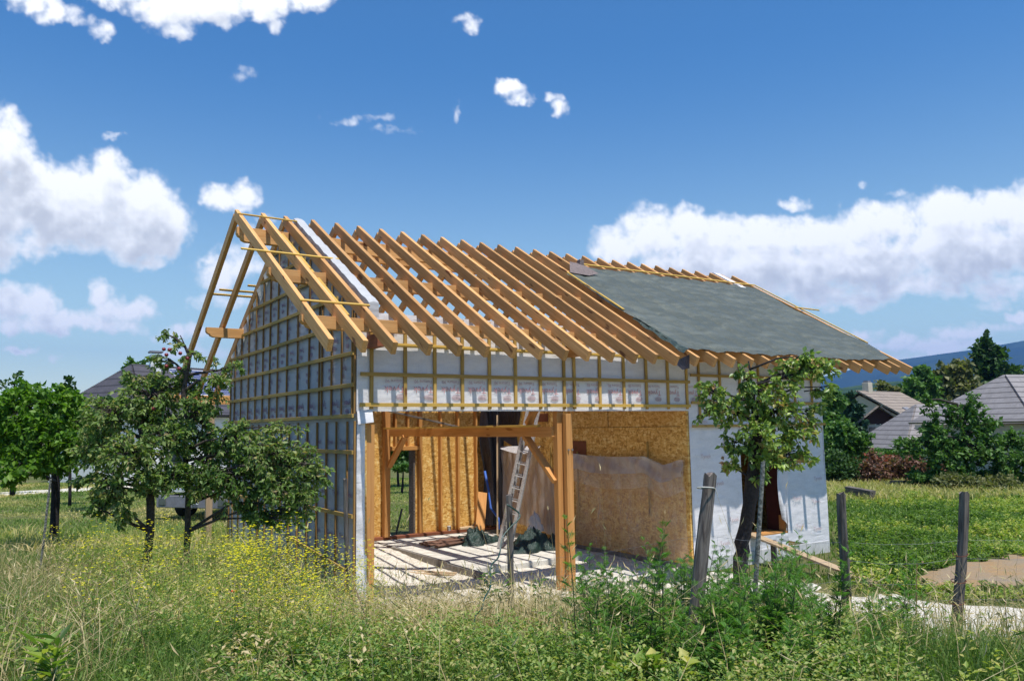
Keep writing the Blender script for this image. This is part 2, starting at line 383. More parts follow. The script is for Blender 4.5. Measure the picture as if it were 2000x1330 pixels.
def gravel_material():
    m, n, b = mat('pale_gravel'); g = n.add('ShaderNodeNewGeometry'); P = g.outputs['Position']
    v = n.add('ShaderNodeTexVoronoi', feature='F1'); n.put(v.inputs['Vector'], P); v.inputs['Scale'].default_value = 26
    s = n.add('ShaderNodeSeparateColor'); n.put(s.inputs[0], v.outputs['Color']); a = n.noise(P, 1.3, 5, .6)
    col = n.ramp(s.outputs[0], [(0, (.50, .44, .36)), (.5, (.70, .65, .56)), (1, (.82, .79, .71))])
    col = n.mix(n.smooth(a, .5, .75, 0, .5), col, (.33, .27, .19)); n.put(b.inputs['Base Color'], col); b.inputs['Roughness'].default_value = .95
    n.put(b.inputs['Normal'], n.bump(v.outputs['Distance'], .9, .03)); return m
def patch(name, x0, x1, y0, y1, st, fn, material, lift=.05):
    xs = np.arange(x0, x1, st); ys = np.arange(y0, y1, st); X, Y = np.meshgrid(xs, ys, indexing='ij')
    f = fn(X, Y); Z = gz(X, Y) + np.clip(f * .25, -.06, lift) + .012 * snoise(X, Y, 5, 14)
    V = np.stack([X, Y, Z], -1).reshape(-1, 3); n_ = len(ys)
    i, j = np.meshgrid(np.arange(len(xs) - 1), np.arange(n_ - 1), indexing='ij'); q = (i * n_ + j).ravel(); keep = f[:-1, :-1].ravel() > -.22
    q = q[keep]; F = np.stack([q, q + n_, q + n_ + 1, q + 1], -1)
    return tag(np_mesh(name, V, F, material, smooth=True), kind='structure')
patch('gravel_yard', -1.0, 12.0, -12, 8.2, .09, gravel_f, gravel_material())
def dirt_f(x, y): return .9 - np.hypot((x - 12.0) / 3.0, (y + 3.7) / 1.15) * .9 + .2 * snoise(x, y, 21, 1.7) + .1 * snoise(x, y, 22, 6)
def dirt_material():
    m, n, b = mat('bare_dirt'); g = n.add('ShaderNodeNewGeometry'); P = g.outputs['Position']
    a = n.noise(P, 1.1, 5, .65); c = n.noise(P, 14, 4, .6)
    col = n.mix(n.smooth(a, .35, .65), (.34, .21, .09), (.27, .21, .14)); col = n.mix(n.smooth(c, .4, .75, 0, .5), col, (.20, .14, .09))
    n.put(b.inputs['Base Color'], col); b.inputs['Roughness'].default_value = .95; n.put(b.inputs['Normal'], n.bump(c, .6, .03)); return m
patch('dirt_patch', 7.5, 15, -6.5, -1, .11, dirt_f, dirt_material())
def drive_f(x, y): return .9 - np.abs((y - 36) - .1 * x) / 1.5 + .1 * snoise(x, y, 31, .6)
patch('gravel_drive', -14, 16, 32, 41, .45, drive_f, bpy.data.materials['pale_gravel'])

# ================================================================== the unfinished house
H = thing('unfinished_house', 'half-built timber frame house with bare rafters and grey membrane walls', 'house', (0, 0, -.2))
SL = .586; YR = 3.704; ZR = 6.871            # roof slope, ridge
def zroof(y): return ZR - SL * abs(y - YR)
RX = [-.928 + .49 * i for i in range(29)]
NT_F = Vector((0, -SL, 1)).normalized(); NT_B = Vector((0, SL, 1)).normalized()
RD = .185                                     # rafter depth square to the slope
jit = random.Random(3)
for i, x in enumerate(RX):
    if i in (26,): x += .08
    if i == 2: x -= .055
    x += jit.uniform(-.012, .012) if i > 1 else 0
    ext = jit.uniform(-.02, .02)
    a = Vector((x, -1.375 + ext, zroof(-1.375 + ext))); b = Vector((x, YR, ZR)); off = NT_F * (-RD / 2)
    beam_obj('rafter', a + off, b + off, .075, RD, W_RAFT, H, up=NT_F, bevel=.004)
    yb = 9.45 + jit.uniform(-.03, .03); a = Vector((x, yb, zroof(yb))); off = NT_B * (-RD / 2)
    b = Vector((x, YR + .004, ZR))
    beam_obj('rafter', b + off + Vector((0, .10, -.0586)), a + off, .075, RD, W_RAFT, H, up=NT_B, bevel=.004)
# purlins with a shaped left end
def purlin(y0, y1, z0, z1, x0, x1, ornate=True, m=W_RAFT, name='purlin'):
    L = x1 - x0; h = z1 - z0; mb = MB()
    if ornate:
        pr = [(0, h), (0, h * .55), (.03, h * .36), (.07, h * .30), (.09, h * .12), (.16, 0), (L, 0), (L, h)]
    else: pr = [(0, h), (0, 0), (L, 0), (L, h)]
    mb.poly([(px - L / 2, -(y1 - y0) / 2, pz - h / 2) for px, pz in pr], (0, y1 - y0, 0))
    me = mb.mesh(name, .004)
    return link(name, me, m, H, Matrix.Translation(((x0 + x1) / 2, (y0 + y1) / 2, (z0 + z1) / 2)))
purlin(-.34, -.215, 4.155, 4.345, -.99, 12.9)
purlin(1.30, 1.43, 5.11, 5.32, -1.0, 12.9)
purlin(3.36, 3.49, 6.19, 6.46, -1.0, 12.9)
purlin(3.95, 4.08, 6.19, 6.40, .02, 12.9, False)
purlin(6.50, 6.63, 4.74, 4.95, -.82, 12.9)
purlin(8.95, 9.08, 3.36, 3.58, -1.0, 12.9)
# corbels under the front purlin
for x in (.14, 3.98, 7.1, 11.15):
    beam_obj('corbel', (x + .08, .0, 4.03), (x + .08, -.42, 4.03), .14, .2, W_SILL if x < 1 else W_POST, H)
# laths nailed over the first rafters
for (xa, xb, y, s) in ((-.97, .14, 3.42, -1), (-1.37, .30, 1.6, -1), (-.99, .09, -.25, -1)):
    z = zroof(y) + .015; beam_obj('lath', (xa, y, z), (xb, y, z - .004), .05, .024, W_BATL, H, up=NT_F, bevel=.002)
for (xa, xb, y) in ((-.95, .02, 5.92), (-.74, .02, 5.78), (-.2, .1, 5.6)):
    z = zroof(y) + .015; beam_obj('lath', (xa, y, z), (xb, y, z), .05, .024, W_BATL, H, up=NT_B, bevel=.002)
beam_obj('batten', (-.17, 3.35, zroof(3.35) - .26), (-.17, -.05, zroof(-.05) - .26), .04, .05, W_BATL, H, up=NT_F)
# ---- gable wall (x=0) : board, membrane, battens
def grid_sheet(name, us, vs, fn, material, parent, amp=.006, seed=1, thick=None):
    U, Vv = np.meshgrid(us, vs, indexing='ij'); X, Y, Z, N = fn(U, Vv)
    a = amp * (snoise(U, Vv, seed, 2.5) + .6 * snoise(U, Vv, seed + 1, 7)); X = X + N[0] * a; Y = Y + N[1] * a; Z = Z + N[2] * a
    V = np.stack([X, Y, Z], -1).reshape(-1, 3); n_ = len(vs)
    i, j = np.meshgrid(np.arange(len(us) - 1), np.arange(n_ - 1), indexing='ij'); q = (i * n_ + j).ravel()
    return np_mesh(name, V, np.stack([q, q + n_, q + n_ + 1, q + 1], -1), material, parent, smooth=True)
YW = 7.55                                     # back wall outer face
def gz_top(y): return zroof(y) - .225
def gable_sheet(name, x, zb, zt_fn, material, nx, y0=0.0, y1=YW, seed=1, amp=.008):
    ys = np.linspace(y0, y1, 60); ts = np.linspace(0, 1, 40)
    def fn(U, T):
        top = np.array([zt_fn(y) for y in U[:, 0]])[:, None]; Z = zb + T * (top - zb)
        return np.full(U.shape, x), U, Z, (nx, 0, 0)
    return grid_sheet(name, ys, ts, fn, material, H, amp, seed)
mb = MB(); pts = [(0, .02, -.12), (0, YW - .02, -.12), (0, YW - .02, zroof(YW) - .23), (0, YR, ZR - .25), (0, .02, zroof(0) - .23)]
mb.poly([(.02, p[1], p[2]) for p in pts], (.15, 0, 0)); mb.build('gable_wall', OSB, H)
mb = MB(); mb.poly([(11.15, p[1], p[2]) for p in pts], (.14, 0, 0)); mb.build('gable_wall', OSB, H)
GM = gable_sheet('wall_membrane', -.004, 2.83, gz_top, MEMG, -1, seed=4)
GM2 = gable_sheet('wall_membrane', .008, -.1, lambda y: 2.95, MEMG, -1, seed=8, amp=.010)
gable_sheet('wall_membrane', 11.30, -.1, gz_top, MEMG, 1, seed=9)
gy = [.03, .126, .572, 1.022, 1.476, 1.60, 2.128, 2.75, 3.373, 3.961, 4.484, 4.964, 5.489, 6.043, 6.628, 7.179, 7.52]
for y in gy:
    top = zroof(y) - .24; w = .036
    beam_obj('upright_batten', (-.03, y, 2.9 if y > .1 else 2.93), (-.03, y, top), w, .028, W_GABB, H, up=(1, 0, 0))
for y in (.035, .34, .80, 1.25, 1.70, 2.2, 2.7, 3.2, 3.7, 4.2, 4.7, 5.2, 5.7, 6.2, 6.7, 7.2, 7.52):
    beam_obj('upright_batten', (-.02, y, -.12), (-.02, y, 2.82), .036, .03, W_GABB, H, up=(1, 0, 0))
def gb(z, y0=0.0, y1=None, z2=None):
    if y1 is None:
        y1 = YW if z < zroof(YW) - .3 else YR + (ZR - .3 - z) / SL
    if z > 4.3: y0 = YR - (ZR - .3 - z) / SL + .0
    beam_obj('cross_batten', (-.064, y0, z), (-.064, y1, z2 if z2 is not None else z), .06, .03, W_BATT, H, up=(1, 0, 0))
for z in (2.90, 3.37, 3.855, 4.33, 4.80, 5.27, 5.75, 6.18): gb(z)
gb(2.35, 0, 2.6); gb(1.40, 0, 2.2); gb(.58, .3, 3.2, .80); gb(2.35, 3.9, 7.5); gb(1.3, 5, 7.5)
# ragged membrane edge under the verge on the back slope
# ---- front fascia panel (y=0)
FX1 = 7.04
mb = MB(); mb.box((.0, .04, 2.985), (FX1, .19, 4.47)); mb.build('front_wall_panel', OSB, H)
def front_sheet(name, x0, x1, z0, z1, y, seed, amp=.007, nu=90, nv=16):
    def fn(U, T): return U, np.full(U.shape, y), T, (0, -1, 0)
    return grid_sheet(name, np.linspace(x0, x1, nu), np.linspace(z0, z1, nv)[::1], fn, MEMB, H, amp, seed)
FM = front_sheet('wall_membrane', -.01, FX1, 2.965, 4.50, -.004, 20)
fb = [.224, .794, 1.32, 1.831, 2.356, 2.882, 3.404, 3.925, 4.156, 4.751, 5.336, 5.907, 6.474, 6.99]
for x in fb: beam_obj('upright_batten', (x, -.028, 3.0), (x, -.028, 4.47), .055, .032, W_BATT, H, up=(0, -1, 0))
for (z, x0, x1, m) in ((3.065, .02, 4.2, W_BATL), (3.065, 4.2, FX1, W_BATL), (3.535, .03, 4.45, W_BATT), (3.54, 4.33, FX1, W_BATT), (4.0, .25, FX1, W_BATL)):
    beam_obj('cross_batten', (x0, -.062 if not (x0 == 4.33) else -.066, z), (x1, -.062 if not (x0 == 4.33) else -.066, z), .058, .032, m, H, up=(0, -1, 0))
# lettering printed on the membrane, upside down as it was hung
_txt = {}
def text_mesh(s, size, bold=0.0):
    k = (s, size)
    if k not in _txt:
        c = bpy.data.curves.new('lettering', 'FONT'); c.body = s; c.size = size; c.align_x = 'CENTER'; c.align_y = 'CENTER'; c.offset = bold; c.resolution_u = 3
        o = bpy.data.objects.new('lettering_source', c); COL.objects.link(o); dg = bpy.context.evaluated_depsgraph_get()
        me = bpy.data.meshes.new_from_object(o.evaluated_get(dg)); bpy.data.objects.remove(o); bpy.data.curves.remove(c)
        _txt[k] = ([tuple(v.co) for v in me.vertices], [tuple(p.vertices) for p in me.polygons]); bpy.data.meshes.remove(me)
    return _txt[k]
def print_text(mb, s, size, mw, bold=0.0):
    v, f = text_mesh(s, size, bold); mb.add([mw @ Vector(p) for p in v], f)
def merge(o, mb, m):
    me = o.data; n0 = len(me.polygons); b = bmesh.new(); b.from_mesh(me); vs = [b.verts.new(v) for v in mb.v]
    if m.name not in me.materials: me.materials.append(m)
    k = list(me.materials).index(m)
    for f in mb.f:
        try: fc = b.faces.new([vs[i] for i in f]); fc.material_index = k
        except ValueError: pass
    b.to_mesh(me); b.free()
def frame_m(o, x, y):   # local text x,y axes to world
    x = Vector(x); y = Vector(y); z = x.cross(y); o = Vector(o)
    return Matrix(((x.x, y.x, z.x, o.x), (x.y, y.y, z.y, o.y), (x.z, y.z, z.z, o.z), (0, 0, 0, 1)))
def emblem(mb, o, x, y, r):
    o, x, y = Vector(o), Vector(x), Vector(y)
    for k in range(-4, 5):
        t = k / 4.6; hh = r * .55 * math.sqrt(1 - t * t)
        a = o + x * (t * r); w = r * .07
        mb.add([a - x * w - y * hh, a + x * w - y * hh, a + x * w + y * hh, a - x * w + y * hh], [(0, 1, 2, 3)])
mb = MB(); m2 = MB()
for k in range(14):
    x = .62 + k * .50
    mw = frame_m((x, -.0165, 3.315), (-1, 0, 0), (0, 0, -1)); print_text(mb, "Tyvek", .145, mw, .0)
    print_text(m2, "Toiture 90", .075, frame_m((x + .0, -.0165, 3.44), (-1, 0, 0), (0, 0, -1)), .001)
    emblem(m2, (x + .10, -.0165, 3.19), (1, 0, 0), (0, 0, 1), .085)
merge(FM, mb, RED); merge(FM, m2, RED2)
mb = MB(); m2 = MB()
for k in range(14):
    x = .55 + k * .50; print_text(m2, "Tyvek", .085, frame_m((x + .1, -.0165, 4.3), (1, 0, 0), (0, 0, 1)), .0); print_text(m2, "Toiture 90", .05, frame_m((x, -.0165, 4.18), (1, 0, 0), (0, 0, 1)), .0)
merge(FM, m2, RED2)
mb = MB()
for row, z in enumerate((3.10, 3.66, 4.12, 4.6, 5.1, 5.55, 5.95)):
    for k in range(13):
        y = .32 + k * .56 + .2 * (row % 2)
        if z > zroof(y) - .45 or y > 7.3: continue
        print_text(mb, "Tyvek", .14 if row == 0 else .10, frame_m((-.0185, y, z), (0, 1, 0), (0, 0, -1)), .003)
        emblem(mb, (-.0185, y + .05, z - .12), (0, 1, 0), (0, 0, 1), .07)
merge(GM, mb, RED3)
mb = MB()
for row, z in enumerate((.5, 1.05, 1.7, 2.5)):
    for k in range(13): print_text(mb, "Tyvek", .11, frame_m((-.009, .3 + k * .56 + .25 * (row % 2), z), (0, -1, 0), (0, 0, 1)), .002)
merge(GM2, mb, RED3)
# small batten ends poking past the corner
# ---- right-hand front wall (x 7.0 .. 11.3) with a door opening
DX0, DX1, DZ0, DZ1 = 8.50, 9.90, .33, 2.23
mb = MB()
for (x0, x1, z0, z1) in ((FX1 + .004, DX0, -.12, 4.47), (DX1, 11.31, -.12, 4.47), (DX0, DX1, DZ1, 4.47), (DX0, DX1, -.12, DZ0)): mb.box((x0, .05, z0), (x1, .16, z1))
mb.build('front_wall_panel', OSB, H)
def door_fn_sheet(x0, x1, z0, z1, seed, zlow=None):
    def fn(U, T): 
        z0v = z0 if zlow is None else zlow(U)
        return U, np.full(U.shape, -.004), z0v + T * (z1 - z0v), (0, -1, 0)
    return grid_sheet('wall_membrane', np.linspace(x0, x1, max(6, int((x1 - x0) * 16))), np.linspace(0, 1, 24), fn, MEMB, H, .012, seed)
DM = door_fn_sheet(FX1 + .006, DX0, .05, 4.50, 40); DM2 = door_fn_sheet(DX1, 11.33, .03, 4.50, 44, lambda U: .0 + .18 * np.clip((11.3 - U) / 1.4, 0, 1) ** 2)
door_fn_sheet(DX0, DX1, DZ1, 4.50, 47); door_fn_sheet(DX0, DX1, .06, DZ0 + .01, 49)
mb = MB(); m2 = MB()
for (x, z) in ((7.4, 2.75), (7.45, 2.05), (8.1, 2.3), (7.8, 1.5), (7.35, .8), (8.2, .75), (7.9, .3), (10.3, 2.8), (10.9, 2.5), (10.3, 1.75), (10.85, 1.85), (10.25, 1.05), (10.9, .95), (10.3, .45), (10.9, .35), (7.8, 2.95), (11.0, 1.45)):
    print_text(mb if x < 9.5 else m2, "Tyvek", .12, frame_m((x, -.030, z), (1, 0, 0), (0, 0, 1)), .0)
merge(DM, mb, RED2); merge(DM2, m2, RED2)
for x in (7.34, 7.95, 8.55, 9.15, 9.75, 10.35, 10.95): beam_obj('upright_batten', (x, -.030, 2.72), (x, -.030, 4.47), .05, .03, W_BATT, H, up=(0, -1, 0))
for z in (3.13, 3.68, 4.1, 2.66): beam_obj('cross_batten', (FX1 + .03, -.064, z), (11.32, -.064, z), .055, .03, W_BATT, H, up=(0, -1, 0))
mb = MB()      # reveal of the doorway
mb.box((DX0 - .0, .161, DZ0), (DX0 + .05, .5, DZ1)); mb.box((DX1 - .05, .161, DZ0), (DX1, .5, DZ1)); mb.box((DX0 + .052, .161, DZ1 - .05), (DX1 - .052, .5, DZ1))
mb.build('door_frame', plain('shade_dark_red', (.10, .025, .018), .7), H)  # frame colour darkened to stand for the shade inside the doorway
mb = MB(); mb.box((DX0 + .002, .004, DZ0 - .0), (DX1 - .002, .62, DZ0 + .045)); mb.build('door_sill', W_POST, H, .004)
mb = MB(); mb.box((DX1 - .085, .0, DZ0 + .05), (DX1 - .052, .155, DZ0 + .38)); mb.build('door_lining', W_POST, H, .004)
# loose membrane flap hanging in the doorway
def flap(U, T):
    return DX1 - .12 - .16 * np.sin(np.clip(T, 0, 1) * math.pi) * (1 - U) - .10 * (1 - U) + .14 * U * 1.0, -.03 - .06 * np.sin(U * 5 + T * 3), DZ0 + .02 + T * (DZ1 - DZ0) + .3 * (1 - U) * (1 - T), (0, -1, 0)
grid_sheet('membrane_flap', np.linspace(0, 1, 10), np.linspace(0, 1, 24), flap, MEMB, H, .02, 52)
# interior: partition, back wall, floor plates
mb = MB(); mb.box((7.0, .02, -.05), (7.14, 7.35, 4.6)); PT = mb.build('partition_wall', OSB, H)
mb = MB(); mb.box((6.992, .2, 2.655), (6.9985, 7.3, 2.661)); mb.box((6.992, 2.44, 2.661), (6.9985, 2.446, 4.5)); mb.box((6.992, 4.88, 2.661), (6.9985, 4.886, 4.5)); mb.build('board_joint', DARK, PT)
for a, b in (((6.985, 3.25, 2.02), (6.9985, 3.75, 2.35)), ((6.985, 4.75, 2.82), (6.9985, 5.35, 3.02))): mb = MB(); mb.box(a, b); mb.build('wall_opening', W_SILL, PT)
BY = 7.35
DXa, DXb = 3.84, 4.60
mb = MB()
for (x0, x1, z0, z1) in ((.18, DXa, .03, 4.6), (DXb, 6.99, .03, 4.6), (DXa, DXb, 2.14, 4.6)): mb.box((x0, BY, z0), (x1, BY + .18, z1))
BW = mb.build('back_wall', OSB, H)
for x in (2.55, 2.85, 3.15, 4.68, 4.72, 5.30, 5.82, 6.38, 6.78):
    beam_obj('stud', (x, BY - .075, .04), (x, BY - .075, 4.5), .05, .14, W_STUD, H, up=(0, 1, 0))
for x in (2.0, 3.70, 4.0, 4.35): beam_obj('stud', (x, BY - .075, 2.26), (x, BY - .075, 4.5), .05, .14, W_STUD, H, up=(0, 1, 0))
beam_obj('header', (3.72, BY - .078, 2.20), (4.70, BY - .078, 2.20), .15, .10, W_STUD, H)
beam_obj('sill_plate', (.9, BY - .10, .0), (6.95, BY - .10, .0), .20, .07, W_SILL, H)
mb = MB(); mb.box((.5, BY - .24, -.3), (6.99, BY + .2, -.037)); mb.build('foundation_kerb', CONCD, H, .01)
mb = MB(); mb.box((DXa - .01, BY + .18, .03), (DXa + .03, BY + .26, 2.1)); mb.box((DXb - .05, BY - .02, .04), (DXb - .002, BY + .26, 2.13)); mb.build('doorway_lining', W_OLD, H)
# mid frame at x = 3.8
beam_obj('tie_beam', (3.80, .12, 2.60), (3.80, BY - .15, 2.60), .13, .18, W_POST, H)
beam_obj('frame_post', (3.70, BY - .22, .04), (3.70, BY - .22, 4.2), .15, .15, W_POST, H, up=(0, 1, 0))
beam_obj('brace', (3.75, BY - .26, 1.75), (3.78, BY - 1.15, 2.52), .08, .14, W_POST, H, up=(1, 0, 0))
beam_obj('brace', (3.80, .10, 1.72), (3.80, 1.05, 2.52), .08, .14, W_POST, H, up=(1, 0, 0))
beam_obj('brace', (3.80, .12, 3.7), (3.80, .95, 2.75), .08, .14, W_POST, H, up=(1, 0, 0))
beam_obj('loose_board', (3.62, BY - .3, 2.71), (3.74, .55, 2.71), .11, .04, W_BATL, H)
# front posts
beam_obj('frame_post', (3.865, .10, -.28), (3.865, .10, 4.2), .14, .13, W_POST, H, up=(0, 1, 0))
fp = beam_obj('frame_post', (3.96, -.055, -.25), (3.96, -.055, 2.915), .14, .10, W_POST, H, up=(0, 1, 0))
mb = MB()
for dx in (-.035, .045): mb.tube([(3.96 + dx, -.105, 2.28), (3.96 + dx, -.125, 2.28)], .018, 8); mb.tube([(3.96 + dx, -.125, 2.28), (3.96 + dx, -.14, 2.28)], .01, 6)
mb.build('bolt', STEEL, fp)
beam_obj('frame_post', (.24, .10, -.25), (.24, .10, 4.2), .13, .14, W_POST, H, up=(0, 1, 0))
beam_obj('lintel', (.2, .105, 3.08), (FX1, .105, 3.08), .14, .18, W_POST, H)
# corner strip of membrane
def cstrip(U, T): return .0 + U * (.13 + .035 * (T < .34)), -.006 - .02 * np.sin(U * 3.1) * (1 + .6 * np.sin(T * 40)), -.22 + T * 3.02, (0, -1, 0)
grid_sheet('membrane_flap', np.linspace(0, 1, 8), np.linspace(0, 1, 60), cstrip, MEMB, H, .006, 61)
def cflap(U, T): return -.01 + U * .245, -.035 - .03 * (1 - T) * (1 + U), 2.77 + T * .2 + .03 * U, (0, -1, 0)
grid_sheet('membrane_flap', np.linspace(0, 1, 8), np.linspace(0, 1, 8), cflap, MEMB, H, .004, 63)
# wrapped head of the gable wall lying between the rafters
mb = MB(); y0, y1 = -.12, 3.62
NW = 26
for s_ in range(NW + 1):
    y = y0 + (y1 - y0) * s_ / NW; z = zroof(y) + .025 + .01 * math.sin(s_ * 2.1); wob = .012 * math.sin(s_ * 1.7)
    mb.v += [(.135, y, z - .24), (.135 + wob * .3, y, z - .02), (.21, y, z + .0 + wob * .5), (.30, y, z - .012), (.30, y, z - .24)]
for s_ in range(NW):
    b = s_ * 5
    for k in range(4): mb.f.append((b + k, b + k + 1, b + 5 + k + 1, b + 5 + k))
mb.f += [(0, 4, 3, 2, 1), tuple(NW * 5 + k for k in range(5))]
mb.build('wrapped_wall_head', membrane_mat('greyed_wrap', (.50, .50, .50)), H)  # membrane greyed down so direct sun does not burn it out
mb = MB()
for s_ in range(NW + 1):
    y = 3.72 - 3.55 * s_ / NW * .28; z = zroof(y) + .02
    mb.v += [(11.98, y, z - .2), (11.98, y, z), (12.2, y, z), (12.2, y, z - .2)]
for s_ in range(NW):
    for k in range(3): mb.f.append((s_ * 4 + k, s_ * 4 + k + 1, s_ * 4 + 5 + k, s_ * 4 + 4 + k))
mb.build('wrapped_wall_head', MEMB, H)
# ragged edge on the back verge: small pieces of membrane between laths
mb = MB()
for k in range(9):
    y = 4.3 + k * .42; z = zroof(y) - .22
    mb.add([(-.012, y, z), (-.03 - .02 * (k % 3), y + .25, z - .16), (-.02, y + .1, z - .42), (-.012, y - .12, z - .2)], [(0, 1, 2, 3)])
mb.build('loose_membrane', MEMB, H)
# eave post behind
beam_obj('frame_post', (-.12, 9.02, -.1), (-.12, 9.02, 3.36), .15, .13, W_PLANK, H, up=(0, 1, 0))
beam_obj('eave_rail', (-1.0, 9.0, 1.55), (.5, 9.0, 1.55), .05, .14, W_POST, H)
mb = MB(); mb.box((-.28, 8.88, -.3), (.04, 9.16, -.05)); mb.build('post_footing', CONCD, H, .02)
# plinth of the right wall, slab and kerbs inside
mb = MB(); mb.box((7.03, -.02, -.4), (11.30, .3, .055)); mb.build('plinth', CONCW, H)
mb = MB(); mb.box((7.0, .3, -.4), (7.16, 7.3, -.052)); mb.build('plinth', CONCD, H)
mb = MB(); mb.box((3.35, 2.3, -.5), (6.4, 7.0, -.03)); mb.build('floor_slab', CONC, H, .02)
mb = MB(); mb.box((3.22, 3.1, -.5), (3.30, 7.1, .0)); mb.box((3.2, 1.7, -.5), (3.29, 3.08, -.02)); mb.build('foundation_kerb', CONCD, H, .008)
mb = MB(); mb.box((3.9, .15, -.5), (6.8, 1.5, -.13)); mb.build('floor_slab', CONC, H, .03)
# closed upper parts: right-hand bay ceiling keeps the inside dark
mb = MB(); mb.box((7.15, .17, 2.5), (11.14, 7.3, 2.56)); mb.build('upper_floor', OSB, H)
mb = MB(); mb.box((7.15, 7.2, -.1), (11.14, 7.35, 4.5)); mb.build('back_wall', OSB, H)
mb = MB(); mb.box((8.9, 1.9, .2), (9.8, 1.96, 2.3)); mb.build('inner_door', WHITE, H)

# ================================================================== things on and in the house
# tarpaulin over the right-hand part of the roof
def tarp():
    nu, nv = 300, 170
    u = np.linspace(0, 1, nu); v = np.linspace(0, 1, nv); U, Vv = np.meshgrid(u, v, indexing='ij')
    yt = np.where(U < .16, 2.2 + .58 * (U / .16), 2.78 + .05 * U)       # top edge
    yb = -1.17 + .03 * np.sin(U * 31) + .02 * np.sin(U * 17) + .16 * np.clip((U - .9) / .1, 0, 1)
    Y = yb + Vv * (yt - yb)
    xl = 5.72 + .04 * np.sin(Vv * 9) + .42 * np.clip((.35 - Vv) / .35, 0, 1) * 0; xr = 12.62 + .05 * np.sin(Vv * 7) - .1 * np.clip((.2 - Vv) / .2, 0, 1)
    X = xl + U * (xr - xl)
    sag = -.028 * (1 - np.abs(np.cos((X + .928) / .49 * np.pi))) 
    wr = .010 * snoise(X, Y, 71, 3) + .007 * _fbm(X + Y * 1.2, Y * .45, .22, 4, 72, .6) + .006 * _fbm(X * .6, Y, .12, 4, 73, .6, True) + .004 * _fbm(X, Y, .05, 3, 74)
    edge = np.clip((.10 - Vv) / .10, 0, 1); bulge = .05 * np.exp(-((U - 0.02) / .06) ** 2 - ((Vv - .25) / .2) ** 2) + .07 * np.exp(-((U - .96) / .05) ** 2 - ((Vv - .12) / .1) ** 2)
    Z = ZR - SL * (YR - Y) + .04 + sag + wr * 1.6 + bulge - .03 * edge * 0
    V1 = np.stack([X, Y, Z], -1).reshape(-1, 3)
    i, j = np.meshgrid(np.arange(nu - 1), np.arange(nv - 1), indexing='ij'); q = (i * nv + j).ravel()
    F = np.stack([q, q + nv, q + nv + 1, q + 1], -1)
    o = np_mesh('roof_tarp', V1, F, TARP, smooth=True)
    tag(o, 'grey green tarpaulin stretched over the right end of the bare rafters', 'tarpaulin')
    # folded corner, paler underside up
    mb = MB(); A = [(6.12, 2.42), (6.75, 2.72), (6.85, 2.35), (6.62, 2.15)]
    n_ = 6
    for (x, y), h in zip([(5.80, 2.16), (6.15, 2.62), (6.42, 2.70), (6.62, 2.62), (6.68, 2.25), (6.3, 2.12)], (.07, .16, .12, .10, .09, .06)): mb.v.append((x, y, ZR - SL * (YR - y) + h))
    mb.v.append((6.3, 2.4, ZR - SL * (YR - 2.4) + .16)); mb.f += [(k, (k + 1) % 6, 6) for k in range(6)]
    mb.box((6.45, 2.62, ZR - SL * (YR - 2.62) + .06), (6.56, 2.74, ZR - SL * (YR - 2.62) + .24))
    mb.build('folded_corner', CLOTH, o)
    mb = MB(); mb.add([(5.42, -1.28, 3.80), (5.92, -1.18, 3.96), (5.86, -1.22, 3.70), (5.60, -1.3, 3.66)], [(0, 1, 2, 3)]); 
    me = mb.build('hanging_end', BLACKS, o)
    mb = MB()
    for k in range(20):
        y = -1.25 + k * .07; z = ZR - SL * (YR - y) + .02
        mb.v += [(5.70, y, z - .02 - .02 * math.sin(k)), (5.78 + .03 * math.sin(k * 1.9), y, z + .05 + .012 * math.sin(k * 2.3)), (5.85 + .04 * math.sin(k * 1.3), y, z + .03)]
    for k in range(19):
        for c in range(2): mb.f.append((k * 3 + c, k * 3 + c + 1, k * 3 + 4 + c, k * 3 + 3 + c))
    mb.build('crumpled_edge', TARPD, o, smooth=True)
tarp()
def roofp(x, y, h=.065): return Vector((x, y, ZR - SL * (YR - y) + h))
beam_obj('lath', roofp(6.7, 2.84), roofp(12.75, 2.90), .05, .024, W_BATL, H, up=NT_F)
beam_obj('lath', roofp(12.72, 2.86), roofp(12.72, -.35), .05, .024, W_BATL, H, up=NT_F)
beam_obj('lath', roofp(5.72, 2.15), roofp(5.72, .35), .05, .024, W_BATL, H, up=NT_F)
beam_obj('lath', roofp(12.5, 1.45, .09), roofp(13.42, 1.42, .09), .05, .024, W_BATL, H, up=NT_F)

# ladder leaning inside the porch
def ladder():
    t = thing('ladder', 'aluminium double ladder leaning inside the open porch beside the mid post', 'ladder', (5.12, 3.75, -.03))
    foot = Vector((5.12, 3.95, -.03)); top = Vector((6.05, 3.62, 4.1)); d = (top - foot).normalized(); w = Vector((.18, -1, 0)).normalized(); w = (w - d * w.dot(d)).normalized(); nrm = d.cross(w)
    for k, (o, wd, s0, s1, name) in enumerate(((Vector((0, 0, 0)), .36, 0, 4.2, 'ladder_section'), (nrm * .07 - w * .02, .30, .05, 2.9, 'ladder_section'))):
        mb = MB()
        for sx in (-1, 1): mb.beam(foot + o + w * wd / 2 * sx + d * s0, foot + o + w * wd / 2 * sx + d * s1, .032, .085, up=w)
        se = mb.build(name, ALU, t, .003); q = s0 + .25
        while q < s1: mb = MB(); mb.tube([foot + o - w * wd / 2 + d * q, foot + o + w * wd / 2 + d * q], .014, 8); q += .28; mb.build('rung', ALU, se)
    mb = MB(); a = foot + d * 1.75 + nrm * .05 - w * .05
    mb.tube([a + w * .16, a + w * .18 - d * .2, a + w * .16 - d * .42, a + w * .1 - d * .45, a + w * .08 - d * .2, a + w * .1], .008, 6)
    mb.build('rope', BLACKR, t)
ladder()
